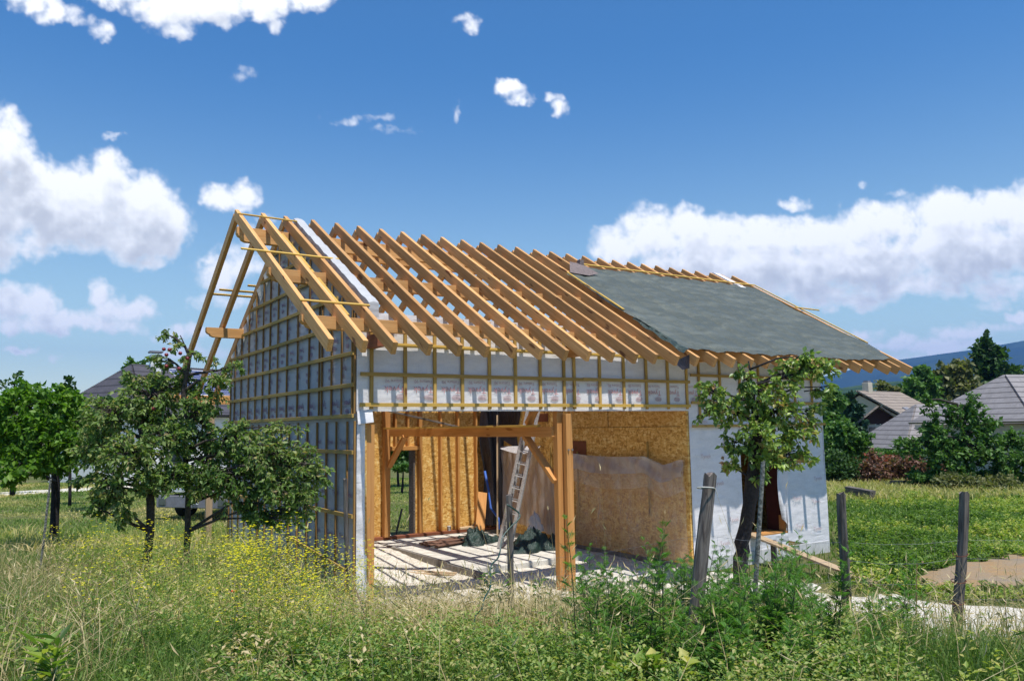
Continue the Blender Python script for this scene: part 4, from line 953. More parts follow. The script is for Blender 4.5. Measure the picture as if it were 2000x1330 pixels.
# fruit tree right
d = 34
tree('fruit_tree', 'bushy green fruit tree in front of the grey tile roofs on the right', 'tree',
     [(G(1885, d, -.1), .14), (at(1885, 900, d), .12), (at(1885, 850, d), .08), (at(1870, 790, d), .04)],
     [B(1830, 880, d, 60, 45, 1500), B(1900, 870, d, 62, 50, 1700), B(1960, 890, d, 55, 48, 1300), B(1815, 810, d, 12, 32, 260), B(1822, 850, d, 36, 30, 600), B(1880, 815, d, 36, 32, 700), B(1900, 785, d, 20, 20, 200), B(1920, 830, d, 34, 32, 600), B(1775, 870, d, 32, 28, 500), B(1990, 860, d, 30, 36, 500), B(2030, 900, d, 50, 50, 900), B(1860, 925, d, 60, 26, 900), B(1950, 930, d, 60, 22, 900), B(1808, 780, d, 10, 10, 60), B(1845, 790, d, 12, 14, 80), B(1890, 955, d, 90, 22, 1100), B(1800, 935, d, 50, 24, 700), B(1990, 950, d, 60, 26, 900)],
     .20, L_MID, BARK, seed=41, limb_r=.07, droop=.15, wid=.6)
# hedge row of shrubs
for k, (px, py, rx, ry, dd_, m, lab) in enumerate(((1700, 915, 40, 34, 37, L_PURP, 'brown purple shrub at the left end of the shrub row, beside the house corner'), (1765, 915, 40, 34, 37, L_PURP, 'purple brown shrub in the middle of the row below the grey tile roof'), (1820, 922, 36, 32, 36, L_PURP, 'purplish shrub where the row meets the fruit tree'), (1865, 945, 50, 24, 32.5, L_OLIVE, 'low dull olive shrub under the fruit tree'), (1645, 915, 40, 40, 37, L_DARK, 'dark green shrub against the house corner in the shrub row'), (1945, 948, 60, 24, 32, L_OLIVE, 'low dark scrub at the right edge under the fruit tree'))):
    far_tree('shrub', lab, 'shrub', px, dd_, 960, [(px, py, rx, ry, 1500), (px - rx * .5, py + ry * .4, rx * .6, ry * .6, 500), (px + rx * .5, py + ry * .3, rx * .6, ry * .7, 500)], .16, m, 50 + k, 'shrubs along the far edge of the field', tr=.05)
far_tree('hedge', 'clipped hedge with red young tips below the grey tile roof', 'hedge', 1710, 42, 940, [(1680, 895, 34, 7, 500), (1730, 897, 34, 7, 500), (1640, 897, 30, 8, 400), (1770, 897, 26, 7, 300)], .16, L_REDT, 61, tr=.05)
far_tree('hedge', 'low green hedge in front of the lower tile roof', 'hedge', 1730, 46, 940, [(1710, 883, 40, 6, 500), (1760, 883, 34, 6, 400), (1660, 880, 30, 12, 500)], .18, L_MID, 62, tr=.05)
for k, (px, rx) in enumerate(((-60, 60), (40, 60), (150, 60), (250, 60), (480, 60), (620, 50))):
    far_tree('hedge', 'dark hedge section at the back of the lawn, %s' % ('behind the bright tree', 'left of the tree trunk', 'behind the bright trunk', 'behind the pale gravel drive', 'hidden behind the gable', 'behind the house left part')[k], 'hedge', px, 55, 925, [(px, 893, rx, 14, 700), (px + 20, 885, rx * .7, 12, 300)], .25, L_DARK, 70 + k, 'hedge along the back of the lawn', tr=.08)
# seen through the back doorway and behind the house
far_tree('leafy_tree', 'dense green tree seen through the back doorway', 'tree', 778, 40, 930, [(775, 880, 50, 26, 1200), (775, 855, 60, 30, 700), (830, 870, 50, 30, 500), (720, 870, 50, 30, 500)], .25, L_MID, 80)
far_tree('bush', 'low round bush at the back of the lawn in the doorway view', 'bush', 785, 36, 940, [(788, 912, 22, 9, 350)], .2, L_MID, 81)

# ================================================================== buildings and truck in the background
def tile_mat(name, c, row, axis='Z'):
    m, n, b = mat(name); g = n.add('ShaderNodeNewGeometry'); P = g.outputs['Position']; sp = n.add('ShaderNodeSeparateXYZ'); n.put(sp.inputs[0], P)
    f = n.math('FRACT', n.math('MULTIPLY', sp.outputs[2], 1 / row)); a = n.noise(P, 1.2, 5, .6); a2 = n.noise(P, 7, 3, .6)
    col = n.mix(n.smooth(a, .3, .7, 0, .8), c, tuple(x * .7 for x in c)); col = n.mix(n.smooth(a2, .45, .75, 0, .5), col, tuple(x * 1.3 for x in c)); col = n.mix(n.smooth(f, .0, .30, 1, 0), col, tuple(x * .22 for x in c))
    n.put(b.inputs['Base Color'], col); b.inputs['Roughness'].default_value = .8; n.put(b.inputs['Normal'], n.bump(f, .6, .05)); return m
SLATE = tile_mat('slate_tiles', (.075, .07, .085), .42); GREYT = tile_mat('grey_tiles', (.27, .25, .25), .30); BEIGET = tile_mat('beige_tiles', (.30, .245, .20), .3)
DWOOD = plain('dark_barn_wood', (.045, .02, .018), .85, nscale=4)
def solar_mat():
    m, n, b = mat('solar_cells'); g = n.add('ShaderNodeTexCoord'); br = n.add('ShaderNodeTexBrick'); n.put(br.inputs['Vector'], g.outputs['UV']); return m
def flat(mb, pts, th=.08):
    a, b, c = Vector(pts[0]), Vector(pts[1]), Vector(pts[2]); nrm = (b - a).cross(c - a).normalized(); mb.poly(pts, nrm * -th)
def left_house():
    d = 45; t = thing('slate_roof_house', 'white house with dark slate roof, solar panels and white chimney', 'house', tuple(G(300, 48)))
    z0 = -.4; R0 = at(258, 714, 48); R1 = at(500, 722, 56); E0 = at(185, 762, 47); 
    u = (Vector((R1.x, R1.y, 0)) - Vector((R0.x, R0.y, 0))).normalized(); R1 = R0 + u * 15; v = Vector((u.y, -u.x, 0))
    ez = 3.6; half = 5.2
    if (Vector((R0.x, R0.y, 0)) - Vector((CAM[0], CAM[1], 0))).dot(v) > 0: v = -v
    A = R0 + v * half - u * 2.6; A.z = ez; Bq = R1 + v * half + u * .5; Bq.z = ez; A2 = R0 - v * half - u * 2.6; A2.z = ez; B2 = R1 - v * half + u * .5; B2.z = ez
    mb = MB(); flat(mb, [R0, R1, Bq, A], .12); flat(mb, [R0, A, A2], .12); flat(mb, [R0, A2, B2, R1], .12); rf = mb.build('roof', SLATE, t)
    mb = MB(); a = A.lerp(R0, .06) ; i_ = .5
    base = [A - v * i_ + u * i_, Bq - v * i_, B2 + v * i_, A2 + v * i_ + u * i_]; base = [Vector((p.x, p.y, z0)) for p in base]; mb.poly(base, (0, 0, ez - z0 - .05)); w = mb.build('wall', WHITE, t)
    # chimney
    mb = MB(); c = R0 + u * 1.2 + v * .5; mb.poly([(c.x - .3, c.y - .3, R0.z - .8), (c.x + .3, c.y - .3, R0.z - .8), (c.x + .3, c.y + .3, R0.z - .8), (c.x - .3, c.y + .3, R0.z - .8)], (0, 0, 1.5)); ch = mb.build('chimney', WHITE, rf, .02)
    mb = MB(); mb.box((c.x - .38, c.y - .38, R0.z + .82), (c.x + .38, c.y + .38, R0.z + .92)); mb.build('chimney_cap', GREYP, rf)
    # solar panels: two fields of cells
    sl = (A - R0); sl = Vector((v.x * half, v.y * half, ez - R0.z)); nrm = u.cross(sl).normalized(); nrm = nrm if nrm.z > 0 else -nrm
    PAN = plain('solar_cell', (.03, .04, .14), .2, 0, .8, var=.2); FRM = plain('solar_frame', (.6, .62, .68), .4)
    for (s0, s1, q0, q1) in ((2.1, 5.0, .08, .62), (5.3, 7.6, .30, .62)):
        p = [R0 + u * s0 + sl * q0, R0 + u * s1 + sl * q0, R0 + u * s1 + sl * q1, R0 + u * s0 + sl * q1]; p = [x + nrm * .12 for x in p]
        mb = MB(); flat(mb, p, .04); pn = mb.build('solar_panel', PAN, rf); mb = MB()
        nx = int((s1 - s0) / .26); ny = int((q1 - q0) * sl.length / .26)
        for k in range(nx + 1): a_ = p[0].lerp(p[1], k / nx); b_ = p[3].lerp(p[2], k / nx); mb.beam(a_ + nrm * .03, b_ + nrm * .03, .05 if k % 4 else .11, .02, up=nrm)
        for k in range(ny + 1): a_ = p[0].lerp(p[3], k / ny); b_ = p[1].lerp(p[2], k / ny); mb.beam(a_ + nrm * .035, b_ + nrm * .035, .04 if k % 6 else .10, .02, up=nrm)
        mb.build('panel_frame', FRM, pn)
    mb = MB(); F0 = base[0]; 
    for s_ in (1.5, 4.5, 8, 11):
        p = F0 + u * s_ + v * .02; q = p + u * 1.1
        mb = MB(); mb.poly([(p.x, p.y, .9), (q.x, q.y, .9), (q.x, q.y, 2.2), (p.x, p.y, 2.2)], v * .06); mb.build('window', GLASS, t)
left_house()
def gable_house(name, label, ridge0, ridge1, half, ez, z0, roofm, wallm, over=.5, hip=(0, 0), chim=None, lights=(), win=()):
    """ridge0 -> ridge1 points; half width; eave height"""
    R0, R1 = Vector(ridge0), Vector(ridge1); R1.z = R0.z; u = (R1 - R0).normalized(); v = Vector((u.y, -u.x, 0))
    if (R0 - Vector(CAM)).dot(v) > 0: v = -v
    t = thing(name, label, 'house', (R0.x, R0.y, z0))
    E = [R0 + v * half - u * (hip[0]), R1 + v * half + u * (hip[1]), R1 - v * half + u * hip[1], R0 - v * half - u * hip[0]]
    for e in E: e.z = ez
    mb = MB(); flat(mb, [R0, R1, E[1], E[0]], .15); flat(mb, [R0, E[3], E[2], R1], .15)
    if hip[0] > 0: flat(mb, [R0, E[0], E[3]], .15)
    if hip[1] > 0: flat(mb, [R1, E[2], E[1]], .15)
    rf = mb.build('roof', roofm, t); k = over
    w = [E[0] - v * k + u * k, E[1] - v * k - u * k, E[2] + v * k - u * k, E[3] + v * k + u * k]; mb = MB(); zt = ez - .05
    mb.poly([(p.x, p.y, z0) for p in w], (0, 0, zt - z0))
    if hip[0] == 0:
        a, b = w[0], w[3]; pk = R0 + u * k - Vector((0, 0, .35)); mb.poly([(a.x, a.y, zt), (b.x, b.y, zt), tuple(pk)], u * .2)
    if hip[1] == 0:
        a, b = w[1], w[2]; pk = R1 - u * k - Vector((0, 0, .35)); mb.poly([(a.x, a.y, zt), (b.x, b.y, zt), tuple(pk)], -u * .2)
    wl = mb.build('wall', wallm, t)
    sl = E[0] - R0 + u * hip[0]; nrm = u.cross(sl).normalized(); nrm = nrm if nrm.z > 0 else -nrm
    for (s_, q, ww, hh) in lights:
        p = [R0 + u * s_ + sl * q, R0 + u * (s_ + ww) + sl * q, R0 + u * (s_ + ww) + sl * (q + hh), R0 + u * s_ + sl * (q + hh)]
        mb = MB(); flat(mb, [x + nrm * .14 for x in p], .12); sk = mb.build('skylight', plain('skylight_frame', (.3, .3, .33), .4), rf)
        c = sum(p, Vector()) / 4; mb = MB(); flat(mb, [c + (x - c) * .8 + nrm * .15 for x in p], .02); mb.build('pane', GLASS, sk)
    if chim:
        s_, q, h = chim; c = R0 + u * s_ + sl * q; mb = MB(); mb.box((c.x - .35, c.y - .35, c.z - .6), (c.x + .35, c.y + .35, c.z + h)); mb.build('chimney', CREAM, rf, .02); mb = MB(); mb.box((c.x - .25, c.y - .25, c.z + h), (c.x + .25, c.y + .25, c.z + h + .2)); mb.build('chimney_cap', GREYP, rf)
    for (side, s_, zz, ww, hh) in win:
        if side == 'f': p = w[0] + u * s_; q = p + u * ww; n_ = v
        else: p = w[3] + v * s_; q = p + v * ww; n_ = -u
        mb = MB(); mb.poly([(p.x, p.y, zz), (q.x, q.y, zz), (q.x, q.y, zz + hh), (p.x, p.y, zz + hh)], n_ * .06); wn = mb.build('window', GLASS, t)
        mb = MB()
        for a_, b_ in (((p.x, p.y, zz), (q.x, q.y, zz)), ((p.x, p.y, zz + hh), (q.x, q.y, zz + hh)), ((p.x, p.y, zz), (p.x, p.y, zz + hh)), ((q.x, q.y, zz), (q.x, q.y, zz + hh)), (((p.x + q.x) / 2, (p.y + q.y) / 2, zz), ((p.x + q.x) / 2, (p.y + q.y) / 2, zz + hh))):
            mb.beam(Vector(a_) + n_ * .08, Vector(b_) + n_ * .08, .1, .08, up=n_)
        mb.build('window_frame', WHITE, wn)
    return t
# big beige house: seen with its gable to the left, roof falling to the right-front
a = at(1673, 765, 78); b_ = at(1757, 765, 84)
gable_house('beige_house', 'pale beige house with brown roof and two skylights beyond the barn gable', a, b_, 6.2, a.z - 3.6, -4, BEIGET, CREAM, chim=(2.0, .02, 1.0), lights=((2.4, .50, 1.1, .14), (5.3, .50, 1.1, .14)), win=(('g', 3.6, a.z - 3.5, .9, 1.3), ('g', 7.2, a.z - 3.5, .9, 1.3)))
# barn gable
def barn():
    d = 62; P0 = at(1717, 797, d); L_ = at(1673, 830, d); R_ = at(1762, 826, d); t = thing('dark_barn', 'small barn with dark brown wooden gable and cream lower wall', 'barn', tuple(G(1717, d)))
    back = Vector((P0.x - CAM[0], P0.y - CAM[1], 0)).normalized() * 7
    mb = MB(); mb.poly([L_, R_, P0], back * .15); mb.build('gable', DWOOD, t)
    mb = MB(); q = back * 1.0; f = -back * .08
    flat(mb, [P0 + f + Vector((0, 0, .12)), L_ + f + (L_ - P0) * .12, L_ + q + (L_ - P0) * .12, P0 + q + Vector((0, 0, .12))], .14); flat(mb, [P0 + f + Vector((0, 0, .12)), P0 + q + Vector((0, 0, .12)), R_ + q + (R_ - P0) * .12, R_ + f + (R_ - P0) * .12], .14); mb.build('roof', BEIGET, t)
    mb = MB(); a1 = L_.lerp(R_, .12); b1 = L_.lerp(R_, .88); mb.poly([(a1.x, a1.y, -2.5), (b1.x, b1.y, -2.5), (b1.x, b1.y, L_.z - .02), (a1.x, a1.y, L_.z - .02)], back * .8); mb.build('wall', CREAM, t)
    mb = MB(); c1 = at(1700, 853, d - .2); c2 = at(1711, 853, d - .2); mb.poly([(c1.x, c1.y, c1.z - .3), (c2.x, c2.y, c2.z - .3), (c2.x, c2.y, c1.z + .75), (c1.x, c1.y, c1.z + .75)], back * .03); mb.build('window', GLASS, t)
barn()
# lower tiled roof and the big hipped roof in front
a = at(1790, 793, 54); b_ = at(1990, 795, 54)
gable_house('tiled_house', 'long grey tiled roof with a skylight reaching low to the left', a, b_, 4.2, a.z - 2.85, -3.0, GREYT, CREAM, hip=(3.0, 0), lights=((1.0, .36, 1.3, .22), (.1, .8, .6, .12)), chim=(-1.0, .62, .55))
a = at(1962, 736, 46); b_ = at(2200, 736, 48.5)
gable_house('tiled_house', 'big grey hipped tile roof at the right edge of the picture', a, b_, 4.3, a.z - 2.65, -2.0, GREYT, CREAM, hip=(3.0, 0), win=(('f', .6, 0, 1.6, 1.4),))
# truck
def truck():
    P0 = Vector((-.05, 19.0, -.2)); u = Vector((.80, -.60, 0)); v = Vector((.60, .80, 0)) # u: across the tail, v: away
    c0 = at(304, 1000, 26.5); c1 = at(446, 1000, 25.5); c0.z = c1.z = -.2; u = (c1 - c0).normalized(); v = Vector((-u.y, u.x, 0)); 
    if (c0 - Vector(CAM)).dot(v) < 0: v = -v
    t = thing('flatbed_truck', 'white flatbed truck with grey bumper parked behind the apple trees', 'truck', tuple(c0)); w_ = (c1 - c0).length
    zb = -.2
    def bx(name, a0, a1, b0, b1, z0, z1, m, par=t, bev=.02):
        p = [c0 + u * a + v * b for a, b in ((a0, b0), (a1, b0), (a1, b1), (a0, b1))]; mb = MB(); mb.poly([(q.x, q.y, z0) for q in p], (0, 0, z1 - z0)); return mb.build(name, m, par, bev)
    bx('bumper', 0, w_, 0, .25, zb + .42, zb + .82, GREYP)
    bx('chassis', .5, w_ - .5, .25, 5.5, zb + .5, zb + .85, BLACKR)
    bd = bx('bed', -.02, w_ + .02, .0, 4.2, zb + .92, zb + 1.02, WHITE)
    for k in range(5): bx('side_slat', 0, w_, -.02, .04, zb + 1.06 + k * .13, zb + 1.14 + k * .13, WHITE)
    for k in (0, .5, 1): bx('slat_post', (w_ - .08) * k, (w_ - .08) * k + .08, .05, .12, zb + 1.02, zb + 1.72, GREYP)
    bx('cab', .1, w_ - .1, 4.4, 6.2, zb + .5, zb + 2.3, WHITE, bev=.08); bx('rear_window', .4, w_ - .4, 4.36, 4.42, zb + 1.5, zb + 2.1, GLASS)
    for a in (.12, w_ - .42): bx('tail_light', a, a + .3, -.03, .0, zb + .5, zb + .74, plain('lamp_glass', (.12, .14, .13), .3)); 
    bx('marker_lamp', w_ - .55, w_ - .3, -.045, -.02, zb + .93, zb + 1.01, plain('orange_lens', (.75, .2, .02), .4))
    for a in (.05, w_ - .35):
        for b in (1.2, 5.2):
            mb = MB(); c = c0 + u * a + v * b; mb.tube([(c.x, c.y, zb + .42), tuple(Vector((c.x, c.y, zb + .42)) + u * .3)], .42, 18); wh = mb.build('wheel', BLACKR, t); mb = MB(); mb.tube([tuple(Vector((c.x, c.y, zb + .42)) - u * .01), tuple(Vector((c.x, c.y, zb + .42)) + u * .31)], .2, 12); mb.build('rim', STEEL, wh)
    mb = MB(); o = c0 + u * (w_ * .56) - v * .03; print_text(mb, "BE", .24, frame_m((o.x, o.y, zb + .62), tuple(u), (0, 0, 1)), .004); mb.build('lettering', WHITE, t)
truck()
t = thing('log_pile', 'grey weathered planks lying in the dry grass beyond the fence', 'plank pile', tuple(G(1750, 31)))
for k in range(4):
    a = at(1733 + k * 3, 966 - k * 3, 35); b_ = at(1772 - k, 975 - k * 4, 34.5); a.z = gzf(a.x, a.y) + .08 + .07 * k; b_.z = a.z + .02; beam_obj('board', a, b_, .3, .06, W_OLD, t)
a = at(1655, 958, 30); b_ = at(1705, 968, 29); a.z = gzf(a.x, a.y) + .35; b_.z = a.z - .1
t = thing('fallen_beam', 'dark old beam lying in the dry grass behind the square fence post', 'beam', tuple(G(1680, 26))); beam_obj('log', a, b_, .3, .3, W_OLD, t)
tag(beam_obj('timber_offcut', Vector((11.2, -2.2, gzf(11.2, -2.2) + .06)), Vector((11.9, -1.9, gzf(11.9, -1.9) + .06)), .09, .03, W_PLANK, None), 'short pale offcut lying on the green grass near the dirt patch', 'timber offcut')

# ================================================================== hills
def ridge(name, pts, d, depth, m, base=-30, seed=1, rough=1.0):
    """pts: photo pixel outline (px,py) at distance d; a real ridge with slopes running towards and away"""
    xs = np.linspace(pts[0][0], pts[-1][0], 260); ys = np.interp(xs, [p[0] for p in pts], [p[1] for p in pts])
    rows = 40; V = []
    hd = np.array([HX, HY, 0]); 
    for r_ in range(rows):
        t_ = r_ / (rows - 1); f = math.sin(math.pi * min(1, t_ * 1.0) * .5) if t_ < .8 else 1 - (t_ - .8) / .2 * .6
        for k, (x, y) in enumerate(zip(xs, ys)):
            p = np.array(at(x, y, d)); q = p + hd * (t_ - .8) * depth; 
            nz = float(snoise(q[0] / d * 60, q[1] / d * 60, seed, 1.0)) * d * .004 * rough * math.sin(math.pi * min(1, t_ / .8)) if t_ < .8 else 0
            V.append((q[0], q[1], base + (p[2] - base) * f + nz + (float(snoise(k * .35, 0, seed + 3)) * d * .0006)))
    n_ = len(xs); i, j = np.meshgrid(np.arange(rows - 1), np.arange(n_ - 1), indexing='ij'); q = (i * n_ + j).ravel()
    return tag(np_mesh(name, V, np.stack([q, q + 1, q + n_ + 1, q + n_], -1), m, smooth=True), kind='structure')
def hill_mat(name, c1, c2, c3, s1, s2):
    m, n, b = mat(name); g = n.add('ShaderNodeNewGeometry'); P = g.outputs['Position']; a = n.noise(P, s1, 6, .65); c = n.noise(P, s2, 3, .5)
    col = n.mix(n.smooth(a, .42, .6), c1, c2); col = n.mix(n.smooth(c, .55, .62), col, c3); n.put(b.inputs['Base Color'], col); b.inputs['Roughness'].default_value = 1; b.inputs['Specular IOR Level'].default_value = 0
    n.put(b.inputs['Normal'], n.bump(a, .7, 40)); return m
MTN = hill_mat('mountain_forest', (.025, .04, .03), (.04, .06, .035), (.09, .10, .08), .0022, .0009)
HILL = hill_mat('hill_woods', (.03, .055, .02), (.05, .085, .03), (.16, .20, .07), .012, .006)
ridge('mountain', [(-3500, 820), (-1500, 815), (-200, 830), (900, 815), (1400, 780), (1560, 745), (1640, 722), (1680, 712), (1740, 698), (1800, 690), (1860, 681), (1900, 676), (1950, 665), (2000, 656), (2080, 640), (2200, 612), (2400, 590), (2700, 620), (3400, 700), (5200, 780)], 5200, 3000, MTN, seed=5, rough=2.2)
ridge('hills', [(-3000, 838), (400, 836), (1300, 800), (1500, 770), (1650, 752), (1700, 742), (1760, 738), (1800, 742), (1850, 750), (1950, 750), (2100, 756), (2600, 790), (4200, 820)], 1500, 900, HILL, base=-25, seed=9, rough=.6)

# ================================================================== meadow plants
def wedge(n, d0, d1, r=rng, pw=1.0, l0=-1.14, l1=1.14):
    """random ground points inside the strip of meadow the camera looks over"""
    q = r.uniform(0, 1, n); d = np.sqrt(d0 ** 2 + q ** pw * (d1 ** 2 - d0 ** 2)); l = r.uniform(l0, l1, n) * (1000 / FPX) * d
    x = CAM[0] + d * HX + l * HY; y = CAM[1] + d * HY - l * HX; return x, y, d, l
def pix_x(d, l): return 1000 + l / d * FPX
def free(x, y, gr=-.15): return (~inb(x, y, .05)) & (gravel_f(x, y) < gr) & (dirt_f(x, y) < .05)
def blades(name, label, cat, x, y, h, w, lean, m, rnd, r=rng, kind='stuff', head=0.0):
    n = len(x); z = gz(x, y) - .02; a = r.uniform(0, 2 * np.pi, n); b = r.uniform(0, 2 * np.pi, n)
    sx, sy = np.cos(a) * w / 2, np.sin(a) * w / 2; bx, by = np.cos(b) * lean, np.sin(b) * lean
    P0 = np.stack([x, y, z], -1); S_ = np.stack([sx, sy, 0 * x], -1)
    P1 = P0 + np.stack([bx * h * .25, by * h * .25, h * .55], -1); P2 = P0 + np.stack([bx * h, by * h, h * (1 - .35 * lean)], -1)
    V = np.stack([P0 - S_, P0 + S_, P1 - S_ * .8, P1 + S_ * .8, P2], 1).reshape(-1, 3); k = np.arange(n)[:, None] * 5
    F = np.concatenate([k + np.array([[0, 1, 3]]), k + np.array([[0, 3, 2]]), k + np.array([[2, 3, 4]])], 1).reshape(-1, 3)
    R = np.repeat(rnd, 5)
    if head > 0:   # seed heads on some blades
        s_ = r.uniform(0, 1, n) < head; Q = P2[s_]; nn = len(Q); D = (P2 - P1)[s_]; D /= np.linalg.norm(D, axis=1, keepdims=True)
        hv, hf = leaves_np(Q - D * .02, D, rndvec(nn, r), r.uniform(.05, .12, nn), r.uniform(.008, .016, nn)); F = np.concatenate([F, hf + len(V)]); V = np.concatenate([V, hv]); R = np.concatenate([R, np.repeat(np.clip(rnd[s_] + .1, 0, 1), 4)])
    o = np_mesh(name, V, F, m, None, R); return tag(o, label, cat, kind=kind)
def cnoise(x, y, s, sc): return .5 + .5 * snoise(x, y, s, sc)
# short to knee-high grass near the camera
x, y, d, l = wedge(230000, 3.0, 15.5); ok = free(x, y); x, y, d, l = x[ok], y[ok], d[ok], l[ok]
dry = np.clip(cnoise(x, y, 101, .9) * .75 + cnoise(x, y, 102, 3) * .35 - .17, 0, 1); PX = pix_x(d, l)
strawz = np.exp(-((PX - 900) / 210) ** 2) * np.exp(-((d - 9.3) / 1.5) ** 2); keep = (rng.uniform(0, 1, len(x)) > strawz * .85) & ((rng.uniform(0, 1, len(x)) < .35) | (PX < 1480) | (d < 7.0) | (d > 11.5)); x, y, d, l, dry, PX = x[keep], y[keep], d[keep], l[keep], dry[keep], PX[keep]
h = rng.uniform(.12, .34, len(x)) * (.7 + .9 * cnoise(x, y, 103, 1.3)); h = h * np.where(PX < 420, 1.35, 1.0) * np.where((PX > 1450) & (d > 6.3), .34, 1.0)
blades('meadow_grass', 'green and drying meadow grass filling the foreground', 'grass', x, y, h, rng.uniform(.005, .011, len(x)) * (.7 + d * .05), rng.uniform(.1, .9, len(x)), L_GRASS, np.clip(dry * .75 + rng.normal(0, .16, len(x)), 0, 1), head=.03)
# lawn and field farther off
x, y, d, l = wedge(170000, 15, 48, pw=.8); ok = free(x, y, -.25); x, y, d, l = x[ok], y[ok], d[ok], l[ok]
dry = np.clip(cnoise(x, y, 111, .35) * .8 + cnoise(x, y, 112, 1.2) * .35 - .02, 0, 1)
right = (pix_x(d, l) > 1560); lush = right & (d < 30); dryband = right & (d > 29) & (d < 38)
h = np.where(lush, rng.uniform(.10, .26, len(x)), rng.uniform(.05, .12, len(x))) * (.6 + cnoise(x, y, 113, .8)); h = np.where(dryband, rng.uniform(.2, .5, len(x)), h); lft = np.clip((560 - pix_x(d, l)) / 120, 0, 1) * np.clip((24 - d) / 4, 0, 1); h = np.where(rng.uniform(0, 1, len(x)) < lft, rng.uniform(.25, .6, len(x)), h); dry = np.where(lft > .3, dry + .22 * cnoise(x, y, 114, .6), dry)
dry = np.where(lush, dry * .38, dry); dry = np.where(dryband, .72, dry)
blades('lawn_grass', 'mown lawn and field grass around and behind the house', 'grass', x, y, h, .010 + .0011 * d, rng.uniform(.2, 1.0, len(x)), L_GRASS, np.clip(dry + rng.normal(0, .10, len(x)), 0, 1))
# dead straw in front of the porch and elsewhere
x, y, d, l = wedge(190000, 4.0, 13.5); px = pix_x(d, l); w_ = np.exp(-((px - 930) / 250) ** 2) * np.exp(-((d - 8.9) / 1.7) ** 2) * 1.3 + .045 * cnoise(x, y, 121, 1.5) + .5 * (px > 1480) * np.exp(-((d - 6.7) / .8) ** 2) * cnoise(x, y, 122, 2) + .14 * (px < 620) * (d > 9) * cnoise(x, y, 123, 1.3) + .08 * (px < 450) * (cnoise(x, y, 125, .8) > .55)
ok = (rng.uniform(0, 1, len(x)) < w_) & (~inb(x, y, .05)) & (gravel_f(x, y) < np.where(px < 1300, 1.1, -.1)); x, y, d = x[ok], y[ok], d[ok]; px = px[ok]
h = rng.uniform(.3, .85, len(x)) * (.75 + .5 * cnoise(x, y, 124, 2))
blades('dry_grass', 'tall straw coloured dead grass in front of the porch', 'grass', x, y, h, rng.uniform(.004, .008, len(x)), rng.uniform(.15, 1.0, len(x)), L_STRAW, rng.uniform(0, 1, len(x)), head=.35)
x, y, d, l = wedge(26, 6.5, 9.0, l0=-.5, l1=.55); ok = free(x, y, .2); x, y = x[ok], y[ok]
blades('dry_grass', 'single tall dead grass stalks rising above the weeds', 'grass', x, y, rng.uniform(1.1, 1.7, len(x)), .006, rng.uniform(.1, .35, len(x)), L_STRAW, rng.uniform(.3, .9, len(x)), head=1.0)
# straw swathe lying by the porch (right of the green shoots)
x = rng.normal(3.1, .8, 4200); y = rng.normal(-2.3, .5, 4200); ok = np.ones(len(x), bool)
blades('straw_heap', 'flattened bleached straw lying in front of the mid post', 'straw', x, y, rng.uniform(.25, .6, len(x)), .008, rng.uniform(1.1, 2.0, len(x)), L_STRAW, rng.uniform(.3, 1, len(x)))
# leafy weeds: many small broad leaves on short stalks
def weeds(name, label, cat, x, y, hh, nleaf, ls, m, rbase, wid=.45, r=rng, up=.5, spread=.35, kind='stuff', flower=None):
    n = len(x); z = gz(x, y) - .02; k = nleaf; H_ = np.repeat(hh, k); X = np.repeat(x, k); Y = np.repeat(y, k); Z = np.repeat(z, k)
    t_ = r.uniform(.08, 1, n * k); lx = np.repeat(r.normal(0, .14, n), k); ly = np.repeat(r.normal(0, .14, n), k)
    a = r.uniform(0, 2 * np.pi, n * k); rad = spread * H_ * r.uniform(0, .5, n * k) * (1.15 - t_ * .75)
    P = np.stack([X + lx * H_ * t_ + rad * np.cos(a), Y + ly * H_ * t_ + rad * np.sin(a), Z + H_ * t_], -1)
    D = np.stack([np.cos(a), np.sin(a), r.normal(up, .35, n * k)], -1); N = rndvec(n * k, r) * .5; N[:, 2] += 1
    L = ls * r.uniform(.5, 1.3, n * k) * (1.15 - .55 * t_); V, F = leaves_np(P, D, N, L, L * wid)
    R = np.clip(np.repeat(rbase, k) + r.normal(0, .14, n * k), 0, 1); R = np.repeat(R, 4)
    # stems
    s_n = n; P0 = np.stack([x, y, z], -1); P1 = P0 + np.stack([lx[::k] * hh, ly[::k] * hh, hh], -1); aa = r.uniform(0, 2 * np.pi, n); S_ = np.stack([np.cos(aa), np.sin(aa), 0 * aa], -1) * .0035
    SV = np.stack([P0 - S_, P0 + S_, P1], 1).reshape(-1, 3); SF = np.arange(n * 3).reshape(-1, 3) + len(V); V = np.concatenate([V, SV]); F = np.concatenate([F, SF]); R = np.concatenate([R, np.repeat(np.clip(rbase * .6, 0, 1), 3)])
    if flower:
        fr, fs, lo = flower; m_ = n * fr; X = np.repeat(P1[:, 0], fr) + r.normal(0, .07, m_); Y = np.repeat(P1[:, 1], fr) + r.normal(0, .07, m_); Z = np.repeat(P1[:, 2], fr) + r.uniform(-.22, .04, m_)
        for q in range(4):
            a = r.uniform(0, 6.28, m_); D = np.stack([np.cos(a), np.sin(a), .3 + 0 * a], -1); N = np.stack([0 * a, 0 * a, 1 + 0 * a], -1) + rndvec(m_, r) * .3
            fv, ff = leaves_np(np.stack([X, Y, Z], -1), D, N, np.full(m_, fs), np.full(m_, fs * .8)); F = np.concatenate([F, ff + len(V)]); V = np.concatenate([V, fv]); R = np.concatenate([R, np.repeat(r.uniform(lo, 1, m_), 4)])
    return tag(np_mesh(name, V, F, m, None, R), label, cat, kind=kind)
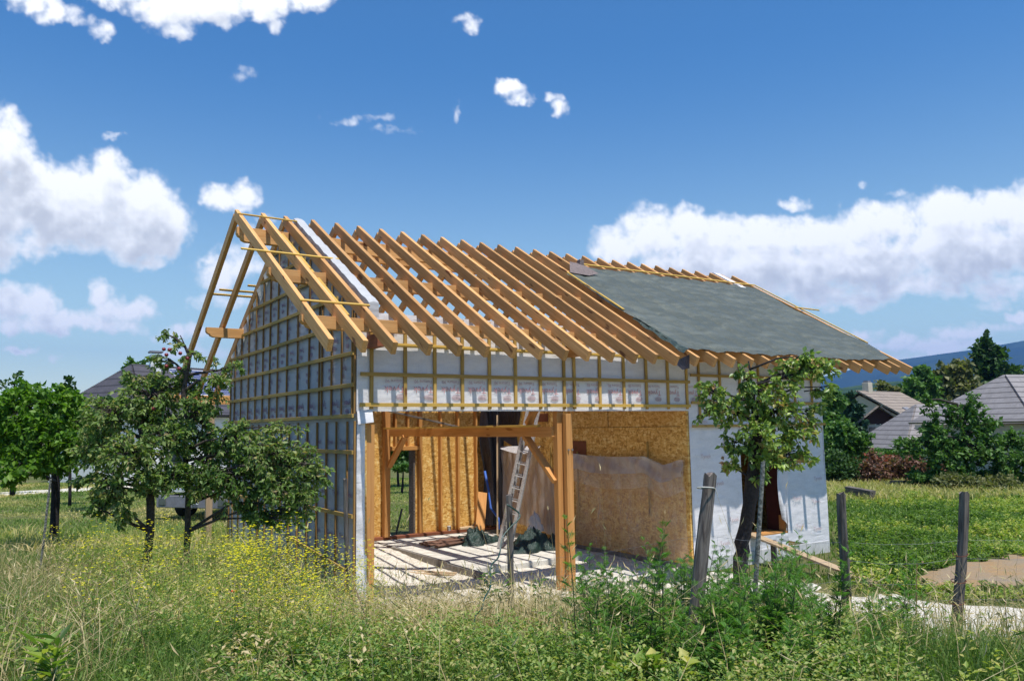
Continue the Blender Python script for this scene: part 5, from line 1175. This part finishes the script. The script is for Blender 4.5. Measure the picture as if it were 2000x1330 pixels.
x, y, d, l = wedge(5200, 3.6, 11.5, pw=.75); px = pix_x(d, l); ok = free(x, y, -.05) & (rng.uniform(0, 1, len(x)) < .25 + .75 * (cnoise(x, y, 131, 1.6) > .45)) & ((px < 1480) | (d < 6.8)) & ((np.abs(px - 920) > 190) | (d < 7)); x, y = x[ok], y[ok]
weeds('ground_weeds', 'low leafy green weeds covering the foreground bank', 'weeds', x, y, rng.uniform(.12, .42, len(x)), 26, .062, L_WEED, rng.uniform(.1, .75, len(x)), wid=.5)
x, y, d, l = wedge(3400, 4.5, 6.9, l0=-1.1, l1=.75); px = pix_x(d, l); ok = free(x, y, -.05) & (rng.uniform(0, 1, len(x)) < .10 + .75 * (cnoise(x, y, 151, 1.8) > .5)); x, y = x[ok], y[ok]
weeds('ground_weeds', 'fresh bright green leafy weeds along the bottom of the picture', 'weeds', x, y, rng.uniform(.18, .52, len(x)), 44, .05, L_FRESH, rng.uniform(.2, .9, len(x)), wid=.55, spread=.6)
x, y, d, l = wedge(130, 5.0, 8.5, l0=-.75, l1=-.1); ok = free(x, y); x, y = x[ok], y[ok]
weeds('withered_weeds', 'withered pale leaves among the green weeds left of the middle', 'weeds', x, y, rng.uniform(.2, .6, len(x)), 34, .06, L_STRAW, rng.uniform(0, .8, len(x)), wid=.5, spread=.5)
# tall weedy stems, left half
x, y, d, l = wedge(3600, 6.3, 14.5, l0=-.9, l1=-.1); px = pix_x(d, l); w_ = np.clip(1.15 - np.abs(px - 480) / 340, 0, 1) * np.clip(cnoise(x, y, 143, 1.9) * 2 - .2, .15, 1); ok = free(x, y) & (rng.uniform(0, 1, len(x)) < w_); x, y = x[ok], y[ok]
weeds('tall_weeds', 'tall yellow green weeds in front of the gable wall', 'weeds', x, y, rng.uniform(.35, 1.0, len(x)), 66, .05, L_WEED, rng.uniform(.2, 1.0, len(x)), wid=.28, spread=.45)
x, y, d, l = wedge(1500, 5.8, 11.5, l0=-.88, l1=-.26); px = pix_x(d, l); w_ = (.85 * np.exp(-((px - 590) / 120) ** 2) + .12 * np.exp(-((px - 300) / 160) ** 2)) * np.clip(cnoise(x, y, 141, 1.7) * 3 - 1.2, .03, 1); ok = free(x, y) & (rng.uniform(0, 1, len(x)) < w_); x, y, px = x[ok], y[ok], px[ok]
weeds('yellow_flowers', 'yellow flowering mustard among the weeds left of the porch', 'wildflowers', x, y, rng.uniform(.55, 1.2, len(x)), 34, .045, L_YEL, rng.uniform(.0, .3, len(x)), wid=.25, spread=.4, flower=(26, .0155, .68))
x, y, d, l = wedge(120, 5, 11, l0=-1.0, l1=-.3); ok = free(x, y); x, y = x[ok], y[ok]
weeds('dry_stems', 'thin brown dead stems standing among the weeds', 'weeds', x, y, rng.uniform(.6, 1.1, len(x)), 30, .03, leaf_mat('brown_seed', [(.14, .08, .05), (.24, .15, .09)]), rng.uniform(0, 1, len(x)), wid=.3, spread=.25)
x, y, d, l = wedge(4200, 13, 31, l0=.62, l1=1.1); ok = free(x, y, -.3); x, y = x[ok], y[ok]
weeds('field_weeds', 'lush low green weeds in the field right of the house', 'weeds', x, y, rng.uniform(.10, .30, len(x)) * (.35 + 1.6 * cnoise(x, y, 161, 1.1) ** 2), 22, .11, L_WEED, np.clip(rng.uniform(.0, .35, len(x)) + .35 * (cnoise(x, y, 162, .7) > .55), 0, 1), wid=.5)
# ---- single plants
def stem_mesh(mb, base, tip, r0, bend=(0, 0, 0), n=5):
    base, tip = Vector(base), Vector(tip); c = base.lerp(tip, .5) + Vector(bend); P = []
    for k in range(n + 1): t_ = k / n; P.append(base * (1 - t_) ** 2 + c * 2 * t_ * (1 - t_) + tip * t_ ** 2)
    mb.tube(P, [r0 * (1 - .7 * k / n) for k in range(n + 1)], 5); return P
def tansy(name, base, h, seed, label, group='feathery green plants along the fence'):
    r = np.random.default_rng(seed); pr = random.Random(seed); t = thing(name, label, 'plant', tuple(base), group); mb = MB(); LP = []; LD = []; LN = []; LL = []
    for s_ in range(pr.choice((3, 4, 5))):
        a = pr.uniform(0, 6.28); b = Vector(base) + Vector((math.cos(a), math.sin(a), 0)) * pr.uniform(0, .12); hh = h * pr.uniform(.62, 1.0)
        tip = b + Vector((pr.uniform(-.16, .16), pr.uniform(-.16, .16), hh)); P = stem_mesh(mb, b, tip, .006, (pr.uniform(-.05, .05), pr.uniform(-.05, .05), 0), 8)
        nf = int(15 * hh) + 6
        for q in range(nf):
            t_ = .12 + .88 * q / (nf - 1); i = min(7, int(t_ * 8)); p = P[i].lerp(P[i + 1], t_ * 8 - i) if i < 8 else P[-1]
            fa = q * 2.4 + a; FLn = (.17 * (1 - t_) + .075) * pr.uniform(.8, 1.2); el = .25 + .8 * t_
            fd = Vector((math.cos(fa) * math.cos(el), math.sin(fa) * math.cos(el), math.sin(el)))
            npn = 9; sd = fd.cross(Vector((0, 0, 1))).normalized()
            for k in range(1, npn + 1):
                u = k / npn; c = p + fd * FLn * u - Vector((0, 0, .35 * FLn * u * u)); ln = FLn * .36 * math.sin(min(1, u * 1.15 + .12) * math.pi) + .012
                for sg in (-1, 1):
                    LP.append(c); LD.append(sd * sg + fd * .75); LN.append((0, 0, 1)); LL.append(ln)
            LP.append(p); LD.append(fd * 1.0 - Vector((0, 0, .12))); LN.append((0, 0, 1)); LL.append(FLn)
    P = np.array([tuple(v) for v in LP]); D = np.array([tuple(v) for v in LD]); N = np.array(LN, float) + rndvec(len(P), r) * .25; L = np.array(LL)
    V, F = leaves_np(P, D, N, L, np.minimum(L * .24, .009), fold=.1)
    mb.build('stem', STEM, t, smooth=True); np_mesh('foliage', V, F, L_TANSY, t, np.repeat(np.clip(r.normal(.5, .22, len(P)), 0, 1), 4)); return t
def gp(px, d): p = at(px, 900, d); return (p.x, p.y, gzf(p.x, p.y) - .02)
TS = [(1130, 8.4, .95), (1180, 7.9, 1.05), (1225, 8.3, 1.0), (1262, 7.6, 1.12), (1290, 8.2, 1.15), (1320, 7.0, .8), (1160, 6.9, .75), (1230, 6.5, .7), (1290, 6.2, .7), (1395, 7.4, .95), (1420, 6.6, .9), (1360, 5.6, .62), (1400, 5.2, .55), (1450, 5.7, .72), (1330, 5.4, .5), (1500, 6.2, .85), (1470, 7.2, .95), (1540, 6.8, 1.0), (1555, 7.6, 1.1), (1580, 6.0, .7), (1420, 8.2, 1.0), (1350, 8.0, .9), (1210, 5.6, .5), (1100, 7.6, .6), (1700, 6.6, .7), (1720, 7.4, .85), (1750, 6.2, .6), (1640, 5.8, .5), (1560, 5.4, .5), (1500, 5.2, .5)]
_r = random.Random(77)
for k in range(34): _px = _r.uniform(1120, 1600); TS.append((_px, _r.uniform(5.3, 9.0), _r.uniform(.7, 1.15) * (1.05 if _px < 1350 else .85)))
for k, (px, d, h) in enumerate(TS): tansy('tansy_plant', gp(px, d), h, 300 + k, 'feathery leaved green plant in the thicket along the old fence')
def shoot(name, base, h, seed, label, m=L_PEACH, ls=.13, n=34, lean=(0, 0), wid=.26, droop=1.0, cat='plant', group=None, stems=1):
    r = np.random.default_rng(seed); pr = random.Random(seed); t = thing(name, label, cat, tuple(base), group); mb = MB(); LP = []; LD = []
    for s_ in range(stems):
        b = Vector(base) + Vector((pr.uniform(-.06, .06), pr.uniform(-.06, .06), 0)) * (s_ > 0); tip = b + Vector((lean[0] + pr.uniform(-.1, .1), lean[1] + pr.uniform(-.1, .1), h * pr.uniform(.8, 1))); P = stem_mesh(mb, b, tip, .006, n=6)
        for q in range(n):
            t_ = .2 + .8 * q / n; i = min(5, int(t_ * 6)); p = P[i].lerp(P[i + 1], t_ * 6 - i); a = q * 2.4 + pr.uniform(-.4, .4)
            LP.append(tuple(p)); LD.append((math.cos(a), math.sin(a), pr.uniform(-.2, .5) - droop * .6 + .9 * t_ * t_))
    P = np.array(LP); D = np.array(LD); N = rndvec(len(P), r) * .3; N[:, 2] += 1; L = ls * r.uniform(.7, 1.2, len(P)); V, F = leaves_np(P, D, N, L, L * wid)
    mb.build('stem', STEM, t, smooth=True); np_mesh('foliage', V, F, m, t, np.repeat(np.clip(r.normal(.5, .25, len(P)), 0, 1), 4)); return t
shoot('young_shoot', gp(938, 8.0), .95, 1, 'drooping lance leaved shoot left of the split fence post and hose', n=56)
shoot('young_shoot', gp(985, 7.7), .75, 2, 'drooping lance leaved shoot close against the split fence post', n=56)
shoot('young_shoot', gp(1042, 7.9), .80, 3, 'drooping lance leaved shoot right of the split fence post', n=56, lean=(.08, 0))
shoot('broad_leaf_plant', gp(128, 4.6), .62, 4, 'dark upright plant with large pointed leaves in the lower left corner', L_WEED, .16, 26, wid=.3, droop=.3, stems=3)
shoot('broad_leaf_plant', gp(60, 4.4), .4, 5, 'low plant with pointed leaves at the very left bottom edge', L_WEED, .14, 22, wid=.3, droop=.4, stems=2)
shoot('broad_leaf_plant', gp(190, 4.5), .3, 6, 'small spreading pointed leaf plant right of the lower left corner plant', L_WEED, .14, 20, wid=.3, droop=.5, stems=2)
shoot('rosette_plant', gp(1090, 5.0), .16, 7, 'low rosette of broad bright leaves at the bottom edge beside the sword leaves', L_WEED, .2, 20, wid=.42, droop=.6, stems=2)
shoot('rosette_plant', gp(1230, 5.1), .32, 8, 'leafy light green plant right of the sword leaves at the bottom', L_WEED, .13, 30, wid=.5, droop=.3, stems=3)
shoot('rosette_plant', gp(1290, 5.0), .42, 9, 'round leaved light green plant left of the thick leaning post foot', L_WEED, .12, 26, wid=.6, droop=.2, stems=3)
def iris():
    b = Vector(gp(1160, 5.2)); t = thing('iris_plant', 'clump of long sword shaped leaves at the bottom edge', 'plant', tuple(b)); P = []; D = []; r = random.Random(4)
    for k in range(11):
        a = r.uniform(0, 6.28); P.append((b.x + r.uniform(-.05, .05), b.y + r.uniform(-.05, .05), b.z)); D.append((math.cos(a) * .35, math.sin(a) * .35, 1))
    P = np.array(P); D = np.array(D); V, F = leaves_np(P, D, rndvec(11), np.array([r.uniform(.3, .5) for _ in P]), np.full(11, .034), fold=.15); np_mesh('foliage', V, F, L_WEED, t, np.repeat(rng.uniform(.3, .7, 11), 4))
iris()
t = thing('poppy', 'single red poppy among the yellow flowers', 'flower', gp(461, 7.0)); b = Vector(gp(461, 7.0)); h = at(461, 1152, 7.0).z
mb = MB(); P = stem_mesh(mb, b, (b.x, b.y, h), .003); mb.build('stem', STEM, t)
V, F = leaves_np(np.array([(b.x, b.y, h)] * 5), np.array([(math.cos(a), math.sin(a), .7) for a in np.arange(5) * 1.257]), np.array([(0, 0, 1.)] * 5), np.full(5, .04), np.full(5, .045)); np_mesh('petals', V, F, plain('poppy_red', (.7, .06, .02), .5), t)
# a few leaning dead stems, foreground
for k, (p0, p1, lab) in enumerate((((735, 1275, 6.2), (683, 1115, 6.5), 'thin reddish dead stem leaning left in the middle foreground'), ((640, 1290, 6.0), (648, 1190, 6.0), 'short dark dead stem left of the leaning reddish stem'), ((1790, 1240, 7.0), (1791, 1100, 7.0), 'thin upright dead stem between the square post and the right post'), ((1968, 1240, 7.2), (1962, 1140, 7.2), 'thin dead stem at the far right edge'))):
    mb = MB(); mb.tube([at(*p0), at(*p0).lerp(at(*p1), .5) + Vector((.01, .01, 0)), at(*p1)], [.006, .005, .002], 5); tag(mb.build('dead_stem', STEMB, smooth=True), lab, 'dead stem', 'dead stems in the foreground')

# ================================================================== cumulus clouds, far outside the haze
CLOUDS = [  # photo-map centre x, y, radius x, y, weight of each cumulus heap
    (-20, 300, 72, 84, 1.1), (45, 395, 105, 80, 1.15), (-30, 430, 120, 100, 1.1), (150, 375, 62, 62, 1.05), (215, 372, 56, 70, 1.1), (270, 405, 58, 66, 1.1), (325, 440, 50, 60, 1.05), (130, 440, 130, 66, 1.1), (275, 470, 85, 50, .95), (290, 505, 50, 22, .75), (20, 475, 90, 30, .8),
    (432, 386, 38, 26, .85), (480, 384, 38, 28, .9), (455, 402, 50, 18, .8), (520, 425, 20, 10, .45),
    (20, 595, 60, 44, 1.0), (75, 600, 45, 40, .95), (192, 580, 24, 30, .85), (215, 605, 40, 28, .9), (270, 612, 50, 24, .9), (120, 630, 140, 26, .9), (40, 640, 90, 18, .75), (200, 640, 90, 14, .6),
    (36, 686, 42, 9, .7), (115, 708, 10, 8, .4), (350, 652, 55, 20, .8), (370, 690, 70, 14, .6), (430, 545, 46, 34, .8), (470, 515, 50, 36, .8), (415, 505, 16, 12, .5), (450, 585, 70, 20, .6), (500, 470, 40, 30, .5),
    (235, -18, 70, 40, .95), (330, 8, 76, 60, 1.05), (420, -4, 80, 50, 1.05), (520, -8, 66, 44, 1.0), (600, -10, 52, 32, .9), (350, 62, 36, 22, .8), (545, 50, 22, 16, .4), (60, -2, 46, 34, .8), (120, 30, 44, 24, .55), (200, 66, 26, 20, .55), (160, 46, 30, 14, .4),
    (905, 38, 26, 13, .62), (918, 52, 22, 16, .6), (998, 178, 26, 15, .8), (1010, 190, 26, 12, .7), (1085, 192, 24, 12, .62), (1095, 212, 20, 16, .6), (228, 266, 22, 7, .42), (893, 212, 7, 18, .34), (700, 232, 60, 10, .34), (775, 258, 34, 8, .24), (478, 155, 22, 18, .22),
    (1210, 480, 60, 34, .95), (1275, 455, 64, 44, 1.05), (1350, 445, 60, 40, 1.1), (1420, 470, 76, 44, 1.1), (1500, 470, 76, 44, 1.1), (1590, 465, 80, 44, 1.1), (1690, 450, 72, 44, 1.1), (1760, 440, 66, 46, 1.1), (1850, 425, 70, 48, 1.15), (1930, 418, 70, 46, 1.15), (2020, 425, 80, 60, 1.15), (1420, 520, 190, 50, 1.1), (1650, 520, 200, 54, 1.1), (1900, 500, 190, 60, 1.15), (1640, 580, 110, 28, .95), (1560, 560, 90, 30, .9), (1780, 560, 120, 26, .8), (1980, 560, 110, 24, .8), (1930, 590, 50, 12, .4),
    (1553, 400, 24, 14, .66), (1742, 380, 18, 8, .42), (1690, 360, 8, 8, .25), (1700, 655, 40, 16, .7), (1765, 662, 26, 12, .65), (1720, 675, 90, 14, .7), (1880, 655, 60, 18, .8), (1840, 680, 130, 16, .8), (1990, 618, 26, 14, .8), (1960, 640, 70, 14, .5), (1760, 700, 160, 12, .5),
    (-300, 420, 200, 120, 1.1), (-420, 640, 260, 50, 1), (2330, 470, 260, 110, 1.15), (2250, 660, 200, 36, .9), (2620, 250, 160, 60, 1), (1150, -420, 220, 70, 1), (300, -350, 220, 60, 1), (1900, -380, 240, 80, 1), (-500, 60, 200, 60, 1)]
def cloud_density(X, Y, oc=7):
    wx = X + 26 * _fbm(X, Y, 90, 5, 40) + 9 * _fbm(X, Y, 26, 3, 50); wy = Y + 22 * _fbm(X + 500, Y, 90, 5, 60) + 8 * _fbm(X, Y + 300, 26, 3, 70)
    acc = np.full(X.shape, -1.0)
    for cx, cy, rx, ry, w in CLOUDS:
        yy = wy - cy; ryy = np.where(yy > 0, ry * .85, ry); q = ((wx - cx) / rx) ** 2 + (yy / ryy) ** 2
        e = w * (1 - q * .62); k = .16; h = np.clip(.5 + .5 * (e - acc) / k, 0, 1); acc = acc * (1 - h) + e * h + k * h * (1 - h)
    n = _fbm(X, Y, 70, oc, 80, .56); bl = _fbm(X, Y, 46, min(oc, 5), 90, .52, True)
    return np.clip(acc, -1, 1.4) + .62 * n + .30 * bl
def clouds_rgba(X, Y):
    d = cloud_density(X, Y)
    S_ = lambda v, a, b: (lambda t: t * t * (3 - 2 * t))(np.clip((v - a) / (b - a), 0, 1))
    al = S_(d, .0, .84)
    c0 = cloud_density(X, Y, 4); up = cloud_density(X - 7, Y - 18, 4); up2 = cloud_density(X - 16, Y - 52, 3); up3 = cloud_density(X - 20, Y - 95, 3)
    relief = np.clip((c0 - up) * .62, -.30, .32); under = S_(up2, .15, 1.25) * S_(d, .2, 1.0); deep = S_(up3, .1, 1.1) * S_(d, .2, .9)
    big = _fbm(X, Y, 120, 3, 130)
    s = 1.04 - .24 * under - .30 * deep + relief * .62 - .26 * np.clip(big + .1, -.25, 1) * under + .03 * _fbm(X, Y, 22, 3, 140)  # sunlit tops and shaded undersides painted into the cloud colour
    s = np.clip(s, .0, 1)
    t = [(.0, (.46, .475, .50)), (.45, (.60, .615, .635)), (.65, (.74, .755, .77)), (.82, (.88, .89, .90)), (1, (1.0, 1.0, 1.0))]
    col = np.stack([np.interp(s, [a for a, _ in t], [c[i] for _, c in t]) for i in range(3)], -1)
    return np.concatenate([col, al[..., None]], -1)

def build_clouds():
    us = np.concatenate([np.arange(-900, -80, 12.), np.arange(-80, 2080, 2.4), np.arange(2080, 2900, 12.)]); vs = np.concatenate([np.arange(-560, -30, 12.), np.arange(-30, 780, 2.4)])
    U, Vv = np.meshgrid(us, vs, indexing='ij'); c = clouds_rgba(U, Vv)
    D = FW[None, None] + RT * ((U - 1000) / FPX)[..., None] - UP * ((Vv - 665) / FPX)[..., None]; D /= np.linalg.norm(D, axis=-1, keepdims=True)
    V = (CAM + D * 17000.0).reshape(-1, 3); n_ = len(vs); al = c[..., 3]
    i, j = np.meshgrid(np.arange(len(us) - 1), np.arange(n_ - 1), indexing='ij'); q = (i * n_ + j).ravel()
    m4 = np.maximum.reduce([al[:-1, :-1], al[1:, :-1], al[1:, 1:], al[:-1, 1:]]).ravel(); q = q[m4 > .004]
    F = np.stack([q, q + n_, q + n_ + 1, q + 1], -1); used = np.unique(F); remap = np.zeros(len(V), np.int64); remap[used] = np.arange(len(used)); F = remap[F]; V = V[used]; C4 = c.reshape(-1, 4)[used]
    m = bpy.data.materials.new('cloud_painted_light'); m.use_nodes = True; n = NT(m.node_tree); n.n.clear(); m.cycles.emission_sampling = 'NONE'
    a = n.add('ShaderNodeAttribute', attribute_name='painted_light'); b = n.add('ShaderNodeAttribute', attribute_name='cover')
    e = n.add('ShaderNodeEmission'); n.put(e.inputs[0], a.outputs['Color']); e.inputs[1].default_value = 1.10  # clouds glow with their painted light and shade
    t = n.add('ShaderNodeBsdfTransparent'); x = n.add('ShaderNodeMixShader'); n.l.new(b.outputs['Fac'], x.inputs[0]); n.l.new(t.outputs[0], x.inputs[1]); n.l.new(e.outputs[0], x.inputs[2])
    o = n.add('ShaderNodeOutputMaterial'); n.l.new(x.outputs[0], o.inputs[0])
    ob = np_mesh('sky_clouds', V, F, m); me = ob.data
    q = me.attributes.new('cover', 'FLOAT', 'POINT'); q.data.foreach_set('value', C4[:, 3].astype(np.float32))
    w = me.attributes.new('painted_light', 'FLOAT_VECTOR', 'POINT'); w.data.foreach_set('vector', C4[:, :3].astype(np.float32).ravel())
    tag(ob, kind='structure')
build_clouds()

# ================================================================== haze
HAZE = True
if HAZE:
    mb = MB(); mb.box((-9500, -9500, -260), (9800, 9800, 920)); m = bpy.data.materials.new('haze_air'); m.use_nodes = True; n = NT(m.node_tree); n.n.clear()
    v = n.add('ShaderNodeVolumePrincipled'); v.inputs['Color'].default_value = (.16, .42, 1.0, 1); v.inputs['Density'].default_value = .00011; v.inputs['Anisotropy'].default_value = 0.1
    o = n.add('ShaderNodeOutputMaterial'); n.l.new(v.outputs[0], o.inputs['Volume']); tag(mb.build('haze', m), kind='stuff')
